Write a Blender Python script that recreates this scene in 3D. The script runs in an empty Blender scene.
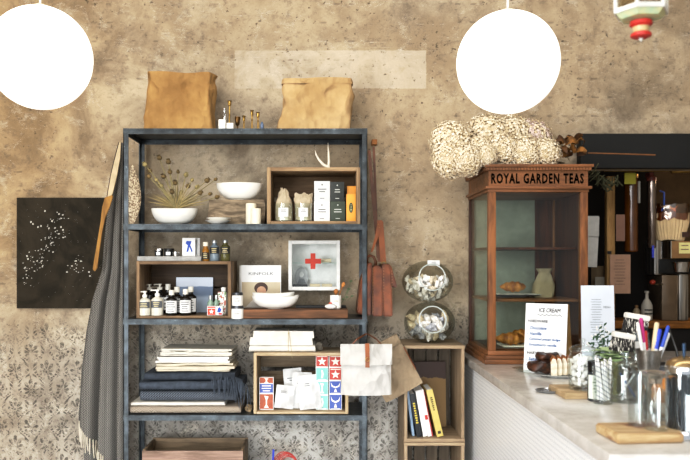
import bpy, bmesh, math, random
from mathutils import Vector, Matrix, noise
random.seed(11)
PI = math.pi
S = bpy.context.scene
COL = S.collection
# ---- the photograph's frame: focal length in pixels, vanishing point, eye height ----
F, CX, CY, EYE = 774.0, 325.0, 262.0, 1.45
def X(px, D): return (px - CX) * D / F
def Z(py, D): return EYE + (CY - py) * D / F
WALL = 4.27          # distance of the back wall
SF, SB = 3.87, 4.22  # front and back of the shelving unit
def K(D): return D / F   # metres per pixel at distance D

# ------------------------------------------------------------------ materials
def lin(h, k=1.0):
    h = h.lstrip('#')
    c = [int(h[i:i+2], 16) / 255 for i in (0, 2, 4)]
    return tuple([((x / 12.92) if x <= .04045 else ((x + .055) / 1.055) ** 2.4) * k for x in c] + [1.0])
MC = {}
class E:
    """tiny expression builder over shader math nodes"""
    def __init__(s, nt, sock): s.nt, s.k = nt, sock
    def _m(s, op, *a, clamp=False):
        n = s.nt.nodes.new('ShaderNodeMath'); n.operation = op; n.use_clamp = clamp
        for i, v in enumerate((s,) + a):
            if isinstance(v, E): s.nt.links.new(v.k, n.inputs[i])
            else: n.inputs[i].default_value = v
        return E(s.nt, n.outputs[0])
    def __add__(s, o): return s._m('ADD', o)
    def __sub__(s, o): return s._m('SUBTRACT', o)
    def __mul__(s, o): return s._m('MULTIPLY', o)
    def __truediv__(s, o): return s._m('DIVIDE', o)
    def cos(s): return s._m('COSINE')
    def sin(s): return s._m('SINE')
    def abs(s): return s._m('ABSOLUTE')
    def rnd(s): return s._m('ROUND')
    def fr(s): return s._m('FRACT')
    def mx(s, o): return s._m('MAXIMUM', o)
    def mn(s, o): return s._m('MINIMUM', o)
    def gt(s, o): return s._m('GREATER_THAN', o)
    def atan2(s, o): return s._m('ARCTAN2', o)
    def sqrt(s): return s._m('SQRT')
    def tri(s): return ((s.fr() - .5).abs()) * 2.0
    def step(s, a, b):
        n = s.nt.nodes.new('ShaderNodeMapRange'); n.interpolation_type = 'SMOOTHSTEP'
        s.nt.links.new(s.k, n.inputs[0]); n.inputs[1].default_value = a; n.inputs[2].default_value = b
        if a > b:
            n.inputs[1].default_value, n.inputs[2].default_value = b, a
            n.inputs[3].default_value, n.inputs[4].default_value = 1, 0
        return E(s.nt, n.outputs[0])
class NT:
    def __init__(s, name):
        s.m = bpy.data.materials.new(name); s.m.use_nodes = True
        s.nt = s.m.node_tree; s.b = s.nt.nodes['Principled BSDF']
        s.tc = s.nt.nodes.new('ShaderNodeTexCoord')
    def xyz(s, which='Object', scale=None):
        out = s.tc.outputs[which]
        sp = s.nt.nodes.new('ShaderNodeSeparateXYZ'); s.nt.links.new(out, sp.inputs[0])
        return [E(s.nt, o) for o in sp.outputs]
    def vec(s, scale=(1, 1, 1), which='Object', loc=(0, 0, 0)):
        mp = s.nt.nodes.new('ShaderNodeMapping'); mp.inputs['Scale'].default_value = scale; mp.inputs['Location'].default_value = loc
        s.nt.links.new(s.tc.outputs[which], mp.inputs[0]); return mp.outputs[0]
    def noise(s, scale, detail=4, rough=.55, v=None, dist=0):
        n = s.nt.nodes.new('ShaderNodeTexNoise'); n.inputs['Scale'].default_value = scale; n.inputs['Detail'].default_value = detail
        n.inputs['Roughness'].default_value = rough; n.inputs['Distortion'].default_value = dist
        s.nt.links.new(v if v is not None else s.tc.outputs['Object'], n.inputs['Vector'])
        return E(s.nt, n.outputs[0])
    def mix(s, f, a, b, mode='MIX'):
        n = s.nt.nodes.new('ShaderNodeMix'); n.data_type = 'RGBA'; n.blend_type = mode
        for v, i in ((f, 0), (a, 6), (b, 7)):
            if isinstance(v, E): s.nt.links.new(v.k, n.inputs[i])
            elif isinstance(v, bpy.types.NodeSocket): s.nt.links.new(v, n.inputs[i])
            elif isinstance(v, str): n.inputs[i].default_value = lin(v)
            else: n.inputs[i].default_value = v
        return n.outputs[2]
    def color(s, sock): s.nt.links.new(sock, s.b.inputs['Base Color'])
    def bump(s, h, strength=.3, dist=.005):
        n = s.nt.nodes.new('ShaderNodeBump'); n.inputs['Strength'].default_value = strength; n.inputs['Distance'].default_value = dist
        s.nt.links.new(h.k, n.inputs['Height']); s.nt.links.new(n.outputs[0], s.b.inputs['Normal'])
    def set(s, rough=None, metal=None, spec=None):
        if rough is not None: s.b.inputs['Roughness'].default_value = rough
        if metal is not None: s.b.inputs['Metallic'].default_value = metal
        if spec is not None: s.b.inputs['Specular IOR Level'].default_value = spec
def mat(name, c, rough=.6, metal=0, var=.12, sc=18, bump=0, bsc=60, c2=None, emit=0, spec=.4, sss=0):
    if name in MC: return MC[name]
    t = NT(name); t.set(rough, metal, spec)
    n = t.noise(sc, 5, .6)
    a = lin(c); b = lin(c2) if c2 else tuple([x * (1 - var * 2) for x in a[:3]] + [1])
    t.color(t.mix(n.step(.3, .7), b, a))
    if bump: t.bump(t.noise(bsc, 4), bump, .004)
    if emit:
        t.b.inputs['Emission Color'].default_value = a; t.b.inputs['Emission Strength'].default_value = emit
    MC[name] = t.m; return t.m
def crumple(name, c, c2):
    if name in MC: return MC[name]
    t = NT(name); t.set(.75, 0, .25)
    n = t.noise(6, 5, .6); t.color(t.mix(n.step(.3, .7), c2, c))
    def vor(sc, rot, feat='F1'):
        mp = t.nt.nodes.new('ShaderNodeMapping'); mp.inputs['Rotation'].default_value = rot; mp.inputs['Scale'].default_value = (1, 1, .6)
        t.nt.links.new(t.tc.outputs['Object'], mp.inputs[0])
        v = t.nt.nodes.new('ShaderNodeTexVoronoi'); v.feature = feat; v.inputs['Scale'].default_value = sc; v.inputs['Randomness'].default_value = 1
        t.nt.links.new(mp.outputs[0], v.inputs['Vector']); return E(t.nt, v.outputs['Distance'])
    t.bump(vor(7, (.3, .6, .2)) * 1.0 + vor(15, (1, .2, .7)) * .45 + vor(34, (.5, 1, .1)) * .15, .9, .05)
    MC[name] = t.m; return t.m
def wood(name, c1, c2, stretch=(1, 14, 14), sc=3.0, rough=.65, dark='#2a1c10', knots=.5):
    if name in MC: return MC[name]
    t = NT(name); t.set(rough, 0, .3)
    n = t.noise(sc, 8, .65, t.vec(stretch), .6)
    f = t.noise(sc * 5, 4, .6, t.vec(stretch))
    st = t.noise(5, 3, .5)
    c = t.mix(n.step(.32, .68), c2, c1)
    c = t.mix(f.step(.55, .8) * .45, c, dark)
    c = t.mix(st.step(.6, .85) * knots, c, dark)
    t.color(c); t.bump(f, .15, .002)
    MC[name] = t.m; return t.m
def glass(name, tint='#eef4f2', edge=.9, rough=.03, base=.05):
    """thin clear sheet: see-through face on, mirror-like at the edge"""
    if name in MC: return MC[name]
    m = bpy.data.materials.new(name); m.use_nodes = True; nt = m.node_tree; nt.nodes.clear()
    o = nt.nodes.new('ShaderNodeOutputMaterial'); mx = nt.nodes.new('ShaderNodeMixShader')
    tr = nt.nodes.new('ShaderNodeBsdfTransparent'); tr.inputs[0].default_value = lin(tint)
    gl = nt.nodes.new('ShaderNodeBsdfGlossy'); gl.inputs['Roughness'].default_value = rough; gl.inputs[0].default_value = (.95, .97, .97, 1)
    lw = nt.nodes.new('ShaderNodeLayerWeight'); lw.inputs[0].default_value = .35
    mr = nt.nodes.new('ShaderNodeMapRange'); mr.inputs[3].default_value = base; mr.inputs[4].default_value = edge
    pw = nt.nodes.new('ShaderNodeMath'); pw.operation = 'POWER'; pw.inputs[1].default_value = 2.6
    nt.links.new(lw.outputs['Facing'], pw.inputs[0]); nt.links.new(pw.outputs[0], mr.inputs[0])
    nt.links.new(mr.outputs[0], mx.inputs[0]); nt.links.new(tr.outputs[0], mx.inputs[1]); nt.links.new(gl.outputs[0], mx.inputs[2])
    nt.links.new(mx.outputs[0], o.inputs[0])
    MC[name] = m; return m

# ------------------------------------------------------------------ mesh building
class M:
    def __init__(s): s.bm = bmesh.new(); s.mi = 0
    def _tag(s, faces):
        for f in faces: f.material_index = s.mi
    def box(s, x0, x1, y0, y1, z0, z1, rot=None, piv=None, bev=0):
        r = bmesh.ops.create_cube(s.bm, size=1)
        vs = r['verts']
        mt = Matrix.Translation(((x0+x1)/2, (y0+y1)/2, (z0+z1)/2)) @ Matrix.Diagonal((abs(x1-x0), abs(y1-y0), abs(z1-z0), 1))
        if rot is not None:
            p = Vector(piv if piv is not None else ((x0+x1)/2, (y0+y1)/2, (z0+z1)/2))
            mt = Matrix.Translation(p) @ rot @ Matrix.Translation(-p) @ mt
        bmesh.ops.transform(s.bm, matrix=mt, verts=vs)
        fs = list({f for v in vs for f in v.link_faces}); s._tag(fs)
        if bev:
            es = list({e for v in vs for e in v.link_edges})
            r = bmesh.ops.bevel(s.bm, geom=es, offset=bev, segments=2, affect='EDGES', profile=.6)
            s._tag(r['faces'])
        return s
    def lathe(s, prof, seg=24, at=(0, 0, 0), sx=1, sy=1, rot=None, wob=0, closed=False):
        at = Vector(at); rings = []
        for r, z in prof:
            ring = []
            for i in range(seg):
                a = 2 * PI * i / seg
                rr = r * (1 + wob * math.sin(2 * a + z * 9) + wob * .6 * math.sin(3 * a + 1))
                p = Vector((rr * math.cos(a) * sx, rr * math.sin(a) * sy, z))
                if rot is not None: p = rot @ p
                ring.append(s.bm.verts.new(p + at))
            rings.append(ring)
        fs = []
        n = len(rings)
        for k in range(n if closed else n - 1):
            a, b = rings[k], rings[(k+1) % n]
            for i in range(seg):
                j = (i+1) % seg
                fs.append(s.bm.faces.new((a[i], a[j], b[j], b[i])))
        if not closed:
            if prof[0][0] > 1e-6: fs.append(s.bm.faces.new(rings[0][::-1]))
            if prof[-1][0] > 1e-6: fs.append(s.bm.faces.new(rings[-1]))
        s._tag(fs); return s
    def shell(s, prof, **k):   # open lathe without caps
        n = len(s.bm.faces)
        return s.lathe(prof + prof[::-1][:0], **k)
    def tube(s, pts, r, seg=8, cap=True, flat=None):
        pts = [Vector(p) for p in pts]; n = len(pts)
        rs = r if isinstance(r, (list, tuple)) else [r] * n
        up = None; rings = []
        for i, p in enumerate(pts):
            t = (pts[min(i+1, n-1)] - pts[max(i-1, 0)])
            if t.length < 1e-9: t = Vector((0, 0, 1))
            t.normalize()
            if up is None:
                up = t.orthogonal().normalized() if abs(t.y) > .9 or flat is None else Vector((0, 1, 0))
            up = (up - t * up.dot(t));
            if up.length < 1e-6: up = t.orthogonal()
            up.normalize(); sd = t.cross(up)
            fl = flat if flat else 1
            rings.append([s.bm.verts.new(p + (sd * math.cos(2*PI*k/seg) + up * math.sin(2*PI*k/seg) * fl) * rs[i]) for k in range(seg)])
        fs = []
        for a, b in zip(rings, rings[1:]):
            for k in range(seg):
                j = (k+1) % seg
                fs.append(s.bm.faces.new((a[k], a[j], b[j], b[k])))
        if cap:
            fs.append(s.bm.faces.new(rings[0][::-1])); fs.append(s.bm.faces.new(rings[-1]))
        s._tag(fs); return s
    def prism(s, poly, y0, y1, rot=None, piv=(0, 0, 0)):
        """polygon in x,z extruded from y0 to y1"""
        a = [s.bm.verts.new((x, y0, z)) for x, z in poly]; b = [s.bm.verts.new((x, y1, z)) for x, z in poly]
        n = len(poly); fs = [s.bm.faces.new(a), s.bm.faces.new(b[::-1])]
        for i in range(n):
            j = (i+1) % n; fs.append(s.bm.faces.new((a[j], a[i], b[i], b[j])))
        if rot is not None:
            p = Vector(piv); bmesh.ops.transform(s.bm, matrix=Matrix.Translation(p) @ rot @ Matrix.Translation(-p), verts=a+b)
        s._tag(fs); return s
    def sheet(s, fn, nu, nv, th=0):
        """surface fn(u,v); th>0 gives it a back offset along -normal approx (y)"""
        g = [[s.bm.verts.new(fn(i/nu, j/nv)) for i in range(nu+1)] for j in range(nv+1)]
        fs = []
        for j in range(nv):
            for i in range(nu):
                fs.append(s.bm.faces.new((g[j][i], g[j][i+1], g[j+1][i+1], g[j+1][i])))
        s._tag(fs)
        if th:
            for f in fs: f.normal_update()
            bmesh.ops.solidify(s.bm, geom=fs, thickness=th)
        return s
    def ball(s, c, r, sub=2, sc=(1, 1, 1), jit=0, seed=0):
        rr = bmesh.ops.create_icosphere(s.bm, subdivisions=sub, radius=1)
        for v in rr['verts']:
            d = v.co.normalized()
            k = 1 + jit * noise.noise(d * 2.3 + Vector((seed*3.1, seed*1.7, seed)))
            v.co = Vector((d.x*sc[0], d.y*sc[1], d.z*sc[2])) * r * k + Vector(c)
        s._tag({f for v in rr['verts'] for f in v.link_faces}); return s
    def ring(s, c, R, r, seg=28, rs=8, rot=None):
        prof = [(R + r*math.cos(2*PI*k/rs), r*math.sin(2*PI*k/rs)) for k in range(rs)]
        return s.lathe(prof, seg, c, rot=rot, closed=True)
    def jitter(s, amt, sc=6, seed=0):
        for v in s.bm.verts:
            q = v.co * sc + Vector((seed*7.3, seed*2.1, seed*5.7))
            v.co += Vector((noise.noise(q), noise.noise(q + Vector((31, 0, 0))), noise.noise(q + Vector((0, 47, 0))))) * amt
        return s
    def mesh(s, name, mats, ang=38):
        bmesh.ops.recalc_face_normals(s.bm, faces=s.bm.faces[:])
        lim = math.radians(ang)
        for e in s.bm.edges:
            e.smooth = not (len(e.link_faces) == 2 and e.calc_face_angle(0) > lim)
        for f in s.bm.faces: f.smooth = True
        me = bpy.data.meshes.new(name); s.bm.to_mesh(me); s.bm.free()
        for m in (mats if isinstance(mats, (list, tuple)) else [mats]): me.materials.append(m)
        return me
    def part(s, name, mats, parent, label=None, ang=38, loc=None):
        o = bpy.data.objects.new(name, s.mesh(name, mats, ang)); COL.objects.link(o); o.parent = parent
        if label: o['label'] = label
        if loc: o.location = loc
        return o
    def solo(s, name, mats, label, cat, loc=(0, 0, 0), rz=0, group=None, ang=38):
        o = bpy.data.objects.new(name, s.mesh(name, mats, ang)); COL.objects.link(o)
        return tag(o, label, cat, loc, rz, group)
def tag(o, label, cat, loc, rz=0, group=None):
    o.location = loc; o.rotation_euler = (0, 0, rz); o['label'] = label; o['category'] = cat
    if group: o['group'] = group
    return o
def T(name, label, cat, loc=(0, 0, 0), rz=0, group=None):
    o = bpy.data.objects.new(name, None); COL.objects.link(o); o.empty_display_size = .05
    return tag(o, label, cat, loc, rz, group)
def struct(m, name, mats):
    o = bpy.data.objects.new(name, m.mesh(name, mats)); COL.objects.link(o); o['kind'] = 'structure'; return o
def dup(o, loc, rz=None, label=None, group=None, scale=None):
    def cp(a, par):
        c = a.copy(); COL.objects.link(c); c.parent = par
        for ch in list(a.children): cp(ch, c)
        return c
    r = cp(o, None); r.location = loc
    if rz is not None: r.rotation_euler = (0, 0, rz)
    if label: r['label'] = label
    if group: r['group'] = group
    if scale: r.scale = scale if isinstance(scale, (tuple, list)) else (scale,)*3
    return r
def text(s, name, mt, parent, loc, h, w=None, rot=(PI/2, 0, 0), ext=.0004, label=None, shear=0, bold=0, sp=1.0):
    cu = bpy.data.curves.new(name, 'FONT'); cu.body = s; cu.size = 1; cu.align_x = 'CENTER'; cu.align_y = 'CENTER'
    cu.resolution_u = 2; cu.space_character = sp; cu.extrude = 0; cu.shear = shear; cu.bevel_depth = bold; cu.bevel_resolution = 0
    t = bpy.data.objects.new('tmp', cu); COL.objects.link(t)
    dg = bpy.context.evaluated_depsgraph_get(); dg.update()
    me = bpy.data.meshes.new_from_object(t.evaluated_get(dg)); bpy.data.objects.remove(t)
    xs = [v.co.x for v in me.vertices]; ys = [v.co.y for v in me.vertices]
    W, Hh = max(xs)-min(xs), max(ys)-min(ys); cx, cy = (max(xs)+min(xs))/2, (max(ys)+min(ys))/2
    ky = h / Hh; kx = w / W if w else ky
    for v in me.vertices: v.co = Vector(((v.co.x-cx)*kx, (v.co.y-cy)*ky, ext))
    me.materials.clear(); me.materials.append(mt); me.name = name
    o = bpy.data.objects.new(name, me); COL.objects.link(o); o.parent = parent; o.location = loc; o.rotation_euler = rot
    if label: o['label'] = label
    return o
def ptext(*a, **k): return text(*a, **k)
def rx(a): return Matrix.Rotation(a, 4, 'X')
def ry(a): return Matrix.Rotation(a, 4, 'Y')
def rzm(a): return Matrix.Rotation(a, 4, 'Z')

# ------------------------------------------------------------------ shared materials
steel = None
def make_steel():
    t = NT('blue grey steel'); t.set(.42, .55, .5)
    n = t.noise(14, 6, .65); f = t.noise(60, 4)
    c = t.mix(n.step(.35, .7), '#2a2e30', '#4d5458')
    c = t.mix(f.step(.62, .8)*.6, c, '#8f999c')
    t.color(c); return t.m
STEEL = make_steel()
CRATE = wood('crate wood', '#ac9373', '#7f674b', (14, 14, 1.2), 2.2)
CRATEH = wood('crate wood lengthwise', '#ac9373', '#7f674b', (1.2, 14, 14), 2.2)
CRATED = wood('aged crate wood', '#8f7a5f', '#60503c', (1.2, 14, 14), 2.4)
PALE = wood('pale crate wood', '#c4b297', '#9b876a', (1.2, 12, 12), 2.2, knots=.25)
PALEV = wood('pale crate wood upright', '#bfac8e', '#958061', (12, 12, 1.2), 2.2, knots=.25)
WHITE = mat('white glaze', '#f0eee6', .35, var=.04, sc=9)
CREAM = mat('cream wax', '#eee6cf', .5, var=.05)
PAPERW = mat('white paper', '#e3e3e1', .8, var=.04, sc=8, bump=.15, bsc=30)
BLACK = mat('black print', '#1b1b1c', .6, var=.05)
BLACKG = mat('gloss black', '#121212', .25, var=.05)
GREYP = mat('grey print', '#5c5c5c', .7)
KRAFT = mat('kraft paper', '#b08351', .85, var=.1, sc=8, bump=.25, bsc=25)
KRAFT2 = mat('pale kraft paper', '#bb9468', .85, var=.1, sc=8, bump=.25, bsc=25)
KRAFTG = mat('greyish kraft', '#a08a70', .85, var=.1, sc=8, bump=.25, bsc=25)
GOLD = mat('aged brass', '#b49452', .3, .9, var=.2, sc=30)
CHROME = mat('chrome', '#d8dadc', .12, 1, var=.05)
PEWTER = mat('dull pewter', '#9b9995', .32, .95, var=.25, sc=25)
LEATHER = mat('tan leather', '#6a3a18', .42, var=.22, sc=9, bump=.2, bsc=60)
LEATHERL = mat('light tan leather', '#925325', .45, var=.15, sc=9)
LINEN = mat('natural white linen', '#d9d4c9', .9, var=.08, sc=14, bump=.35, bsc=220)
GLASS = glass('clear glass', '#f6f9f8', .75, base=.04)
GLASSJ = glass('clear jar glass', '#f3f7f5', .85, base=.04)
# ================================================================== THE ROOM
def wall_mat():
    t = NT('worn stencilled plaster'); t.set(.82, 0, .2)
    x, y, z = t.xyz()
    big = t.noise(1.0, 5, .6); mid = t.noise(2.8, 9, .68, None, .5); fine = t.noise(24, 7, .72); blot = t.noise(7, 6, .62, None, 1.0); grain = t.noise(85, 4, .7)
    m1 = mid.step(.34, .66)
    c = t.mix(m1, '#877a68', '#c8baa3')
    c = t.mix(big.step(.40, .62) * .55, c, '#ab977a')
    # ochre toward the window end; greyer plaster low down, with cool daylight painted in
    c = t.mix(x.step(-.7, -1.8) * z.step(.95, 1.6) * .62, c, t.mix(m1, '#7e6540', '#b1956a'))
    c = t.mix(z.step(1.30, .75) * (x.step(-1.75, -.6) * .5 + .38), c, t.mix(m1, '#8c8881', '#b9b7b2'))
    c = t.mix(fine.step(.48, .70) * .5, c, '#63574a')
    c = t.mix(blot.step(.55, .72) * .42, c, '#cfc4b2')
    c = t.mix(grain.step(.52, .75) * .28, c, '#5d4e3c')
    # a pale painted-out strip
    ex = (x - .03).abs() + (fine - .5) * .015
    strip = ex.step(.532, .524) * ((z - 2.512).abs() + (fine - .5) * .012).step(.108, .102) * (blot * 1.1 + x*.10).step(.25, .62)
    c = t.mix(strip * .5, c, '#d6cab8')
    # damask: ogee lattice of leaves with a palmette in every cell
    pu, pv = .171, .206
    wob = (mid - .5) * .010 + (blot - .5) * .008
    u = (x + 1.537 + wob) / pu; v = (z - .865 + wob) / pv
    g = (u * 2 * PI).cos() + ((v - (v * 4 * PI).sin() * .055) * 2 * PI).cos()
    one = lambda s_: (s_ * -1 + 1)
    sel = g.gt(0)
    du = (u - u.rnd()) * sel + ((u + .5) - (u + .5).rnd()) * one(sel)
    dv = (v - v.rnd()) * sel + ((v + .5) - (v + .5).rnd()) * one(sel)
    ad = du.abs(); a = du * pu; b = dv * pv
    ga = g.abs()
    lat = ga.step(.66, .5) * ga.step(.05, .14) * ((v * 9 + ad * 9 + ga * .5) * (2 * PI)).sin().step(-.75, -.2)
    lat = lat * (ad * 1.0).step(.02, .06)
    b2 = b + .020
    r = (a * a + b2 * b2 * .62).sqrt(); th = a.abs().atan2(b2)
    pc = (th * 4.5).cos().abs()
    pet = (r / (pc * .018 + th.cos() * .009 + .026)).step(1.0, .85) * (pc.step(.22, .42)) * r.step(.006, .011)
    pet = pet.mx((r - .0035).abs().step(.004, .002))
    pat = lat.mx(pet)
    wear = t.noise(2.2, 6, .68); w2 = t.noise(42, 5, .75)
    zone = z.step(1.30, 1.0) * .95 + z.step(1.55, 1.3) * .10 + x.step(-.95, -.6) * x.step(.30, .15) * z.step(2.25, 1.75) * .36 + x.step(.1, .3) * z.step(1.9, 1.7) * .22 + z.step(2.2, 2.5) * .22
    keep = (wear + zone * .43).step(.72, .98) * w2.step(.40, .58)
    c = t.mix(pat * keep * .80, c, '#3f3b35')
    # scratches and chips
    sc = t.noise(5, 6, .7, t.vec((1, 1, 3.2)), 2.2)
    scr = (sc - .5).abs().step(.007, .001) * blot.step(.48, .60)
    c = t.mix(scr * .75, c, '#efe6d6')
    pits = t.noise(46, 3, .6).step(.64, .71) * big.step(.40, .58)
    c = t.mix(pits * .7, c, '#40362a')
    # embossed rows of the old paper, chipped dark, and long straight scrape lines
    row = ((v * 2).fr() - .5).abs().step(.07, .03) * (x * 75 + fine * 6).sin().step(.1, .6) * t.noise(3.1, 4, .6).step(.53, .60)
    c = t.mix(row * .4, c, '#4a4034')
    ln_ = t.noise(1.6, 3, .6, t.vec((.25, 1, 9)), .3); lnn = (ln_ - .52).abs().step(.0035, .001) * fine.step(.52, .60) * big.step(.46, .56) * z.step(1.4, 1.6)
    c = t.mix(lnn * .5, c, '#e6dccb')
    t.color(c)
    t.bump(mid * .6 + fine * .3 - pits * .4 + scr * .2, .45, .014)
    return t.m
WALLM = wall_mat()
OX0, OX1, OZ1 = X(586, WALL), 3.3, Z(168, WALL)     # hatch opening into the back room
w = M()
w.box(-3.2, OX0, WALL, WALL+.14, 0, 3.3)
w.box(OX0, OX1, WALL, WALL+.14, OZ1, 3.3)
w.box(OX0, OX1, WALL, WALL+.14, 0, .90)
w.box(OX1, 3.8, WALL, WALL+.14, 0, 3.3)
struct(w, 'wall_back', WALLM)
FLOORM = wood('worn floor boards', '#8c7356', '#6a543c', (1, 10, 10), 1.5)
f = M(); f.box(-3.2, 3.8, -1.6, 7.2, -.1, 0); struct(f, 'floor', FLOORM)
PLAIN = mat('plain plaster', '#b8ab97', .85, var=.1, sc=3)
f = M(); f.box(-3.2, 3.8, -1.6, 7.2, 3.3, 3.4); struct(f, 'ceiling', mat('white ceiling paint', '#d8d4cb', .85, var=.05, sc=3))
f = M(); f.box(-3.3, -3.2, -1.6, 7.2, 0, 3.3); struct(f, 'wall_left', PLAIN)
f = M(); f.box(3.8, 3.9, -1.6, 7.2, 0, 3.3); struct(f, 'wall_right', PLAIN)
DARKW = mat('back room dark paint', '#1c1815', .8, var=.2, sc=4)
BROWNW = mat('back room brown plaster', '#5b4a34', .8, var=.2, sc=6, bump=.2)
f = M(); f.box(-.5, 3.8, 5.75, 5.85, 0, 3.3); struct(f, 'wall_rear', BROWNW)
f = M(); f.box(1.1, 1.2, WALL+.14, 5.75, 0, 3.3); struct(f, 'wall_side', DARKW)
# black header board over the hatch
f = M(); f.box(X(580, 4.21), 3.3, 4.20, WALL-.002, Z(168, 4.2), Z(133.5, 4.2), bev=.004)
struct(f, 'trim_1', mat('black board', '#0f100f', .7, var=.15, sc=10))

# ================================================================== SHELVING UNIT
SL, SR = X(123.2, SF), X(367.4, SF)
shelfZ = [Z(128.5, SF), Z(224, SF), Z(319, SF), Z(415, SF), Z(415, SF) - .48]
su = T('shelving_unit', 'tall blue-grey steel shelving unit full of homewares against the wall', 'shelf', ((SL+SR)/2, SF, 0))
hw = (SR - SL) / 2; dep = SB - SF
def angle_post(sx, yf, top):
    m = M(); a, t = .026, .004
    x0 = sx*hw; y0 = 0 if yf else dep
    xi = x0 - sx*a; yi = a if yf else dep - a
    m.box(min(x0, xi), max(x0, xi), min(y0, y0 + (t if yf else -t)), max(y0, y0 + (t if yf else -t)), 0, top)
    m.box(min(x0, x0 - sx*t), max(x0, x0 - sx*t), min(y0, yi), max(y0, yi), 0, top)
    for k in range(12):
        z = top - .06 - k*.15
        if z > .1: m.lathe([(.004, -.002), (.004, .002)], 8, (x0 - sx*.013, y0 + (-.001 if yf else .001), z), rot=rx(PI/2))
    return m
for sx in (-1, 1):
    for yf in (1, 0):
        angle_post(sx, yf, shelfZ[0] + .001).part('post', STEEL, su)
for z in shelfZ:
    m = M()
    m.box(-hw+.005, hw-.005, .004, dep-.004, z-.003, z)
    m.box(-hw, hw, -.002, .003, z-.028, z); m.box(-hw, hw, dep-.005, dep, z-.028, z)
    m.box(-hw+.004, -hw+.009, .004, dep-.004, z-.028, z); m.box(hw-.009, hw-.004, .004, dep-.004, z-.028, z)
    m.box(-hw+.01, hw-.01, -.006, .002, z-.008, z-.001)
    m.part('shelf_board', STEEL, su)
T1, T2, T3, T4, T5 = [z + .001 for z in shelfZ]

# ================================================================== COUNTER
CZ = .96; CE = .725; CN = 1.975
TILE = NT('small white tiles'); TILE.set(.25, 0, .5)
_x, _y, _z = TILE.xyz()
_r = (_z / .018).rnd(); _u = (_y + _x) / .018 + _r * .5; _du = (_u - _u.rnd()) ; _dv = (_z / .018) - _r
_d = (_du*_du + _dv*_dv).sqrt()
TILE.color(TILE.mix(_d.step(.52, .46), '#e0e4e8', '#f9fbfc')); TILE.bump(_d.step(.5, .4), .4, .003)
STONE = NT('pale grey worktop'); STONE.set(.22, 0, .5)
_n = STONE.noise(7, 7, .65); _s = STONE.noise(90, 3)
STONE.color(STONE.mix(_s.step(.55, .75)*.3, STONE.mix(_n.step(.3, .7), '#b3afa9', '#d0ccc6'), '#918a80'))
ct = T('service_counter', 'service counter with pale grey stone top and small white tiled side', 'counter', (CE, CN, 0))
m = M(); m.box(0, 2.4, 0, WALL-CN-.003, CZ-.04, CZ, bev=.006); m.part('worktop', STONE.m, ct)
m = M(); m.box(.03, 2.4, .03, WALL-CN-.003, 0, CZ-.0405); m.part('tiled_base', TILE.m, ct)

# ================================================================== CAMERA, LIGHT
cam = bpy.data.cameras.new('camera'); co = bpy.data.objects.new('camera', cam); COL.objects.link(co)
co.location = (0, 0, EYE); co.rotation_euler = (PI/2, 0, 0)
cam.sensor_width = 36; cam.lens = 36 * F / 690
cam.shift_x = (345 - CX) / 690; cam.shift_y = (CY - 230) / 690
cam.clip_start = .05
cam.dof.use_dof = True; cam.dof.focus_distance = 3.85; cam.dof.aperture_fstop = 3.2
S.camera = co
def area(name, loc, target, sx, sy, e, col=(1, 1, 1)):
    l = bpy.data.lights.new(name, 'AREA'); l.shape = 'RECTANGLE'; l.size = sx; l.size_y = sy; l.energy = e; l.color = col
    o = bpy.data.objects.new(name, l); COL.objects.link(o); o.location = loc
    o.rotation_euler = (Vector(target) - Vector(loc)).to_track_quat('-Z', 'Y').to_euler(); return o
area('window_light', (-2.9, -.3, 1.5), (1.0, 3.2, .9), 2.4, 2.2, 225, (.95, .975, 1.0))
area('front_window_light', (-.8, -1.5, 2.6), (.2, 4.2, 1.2), 3.6, 1.3, 75, (1.0, .985, .96))
area('ceiling_light', (.1, 2.1, 3.25), (.15, 4.1, 1.7), 4.6, .8, 66, (1.0, .98, .95))
lo_ = area('low_fill_light', (-.1, .6, .45), (-.1, 4.2, .35), 3.2, .8, 13, (.90, .95, 1.0)); lo_.data.spread = math.radians(50)  # added cool fill, narrow spread, brightens the lower wall and shelves
l = bpy.data.lights.new('back_room_lamp', 'POINT'); l.energy = 9; l.color = (1, .75, .5); l.shadow_soft_size = .12
o = bpy.data.objects.new('back_room_lamp', l); COL.objects.link(o); o.location = (2.75, 4.75, 2.1)
wd = bpy.data.worlds.new('world'); S.world = wd; wd.use_nodes = True
wd.node_tree.nodes['Background'].inputs[0].default_value = (.9, .95, 1, 1); wd.node_tree.nodes['Background'].inputs[1].default_value = .75
S.view_settings.view_transform = 'Standard'; S.view_settings.look = 'None'; S.view_settings.exposure = .07
S.view_settings.use_curve_mapping = True
_cv = S.view_settings.curve_mapping; _cc = _cv.curves[3]
_cc.points.new(.20, .170); _cc.points.new(.62, .655); _cv.update()
# ================================================================== HELPERS FOR HOMEWARES
def bars(m, x0, x1, z0, z1, n, y, seed=0, fill=.8, th=.3):
    """a few thin rules that stand for fine print"""
    rr = random.Random(seed); st = (z1 - z0) / n
    for k in range(n):
        zz = z1 - (k+.5)*st; L = (x1-x0) * (fill + (1-fill)*rr.random()) * (.6 + .4*rr.random())
        c = (x0+x1)/2; m.box(c-L/2, c+L/2, y-.0004, y, zz - st*th/2, zz + st*th/2)
    return m
def arcbars(m, r, z0, z1, n, half=.6, seed=0):
    rr = random.Random(seed); st = (z1-z0)/n
    for k in range(n):
        zz = z1 - (k+.5)*st; h = half*(.55+.45*rr.random())
        m.sheet(lambda u, v: Vector((r*math.sin((u-.5)*2*h), -r*math.cos((u-.5)*2*h), zz + (v-.5)*st*.35)), 6, 1)
    return m
def arcpatch(m, r, z0, z1, half, seg=12):
    return m.sheet(lambda u, v: Vector((r*math.sin((u-.5)*2*half), -r*math.cos((u-.5)*2*half), z0+(z1-z0)*v)), seg, 1)
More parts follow.
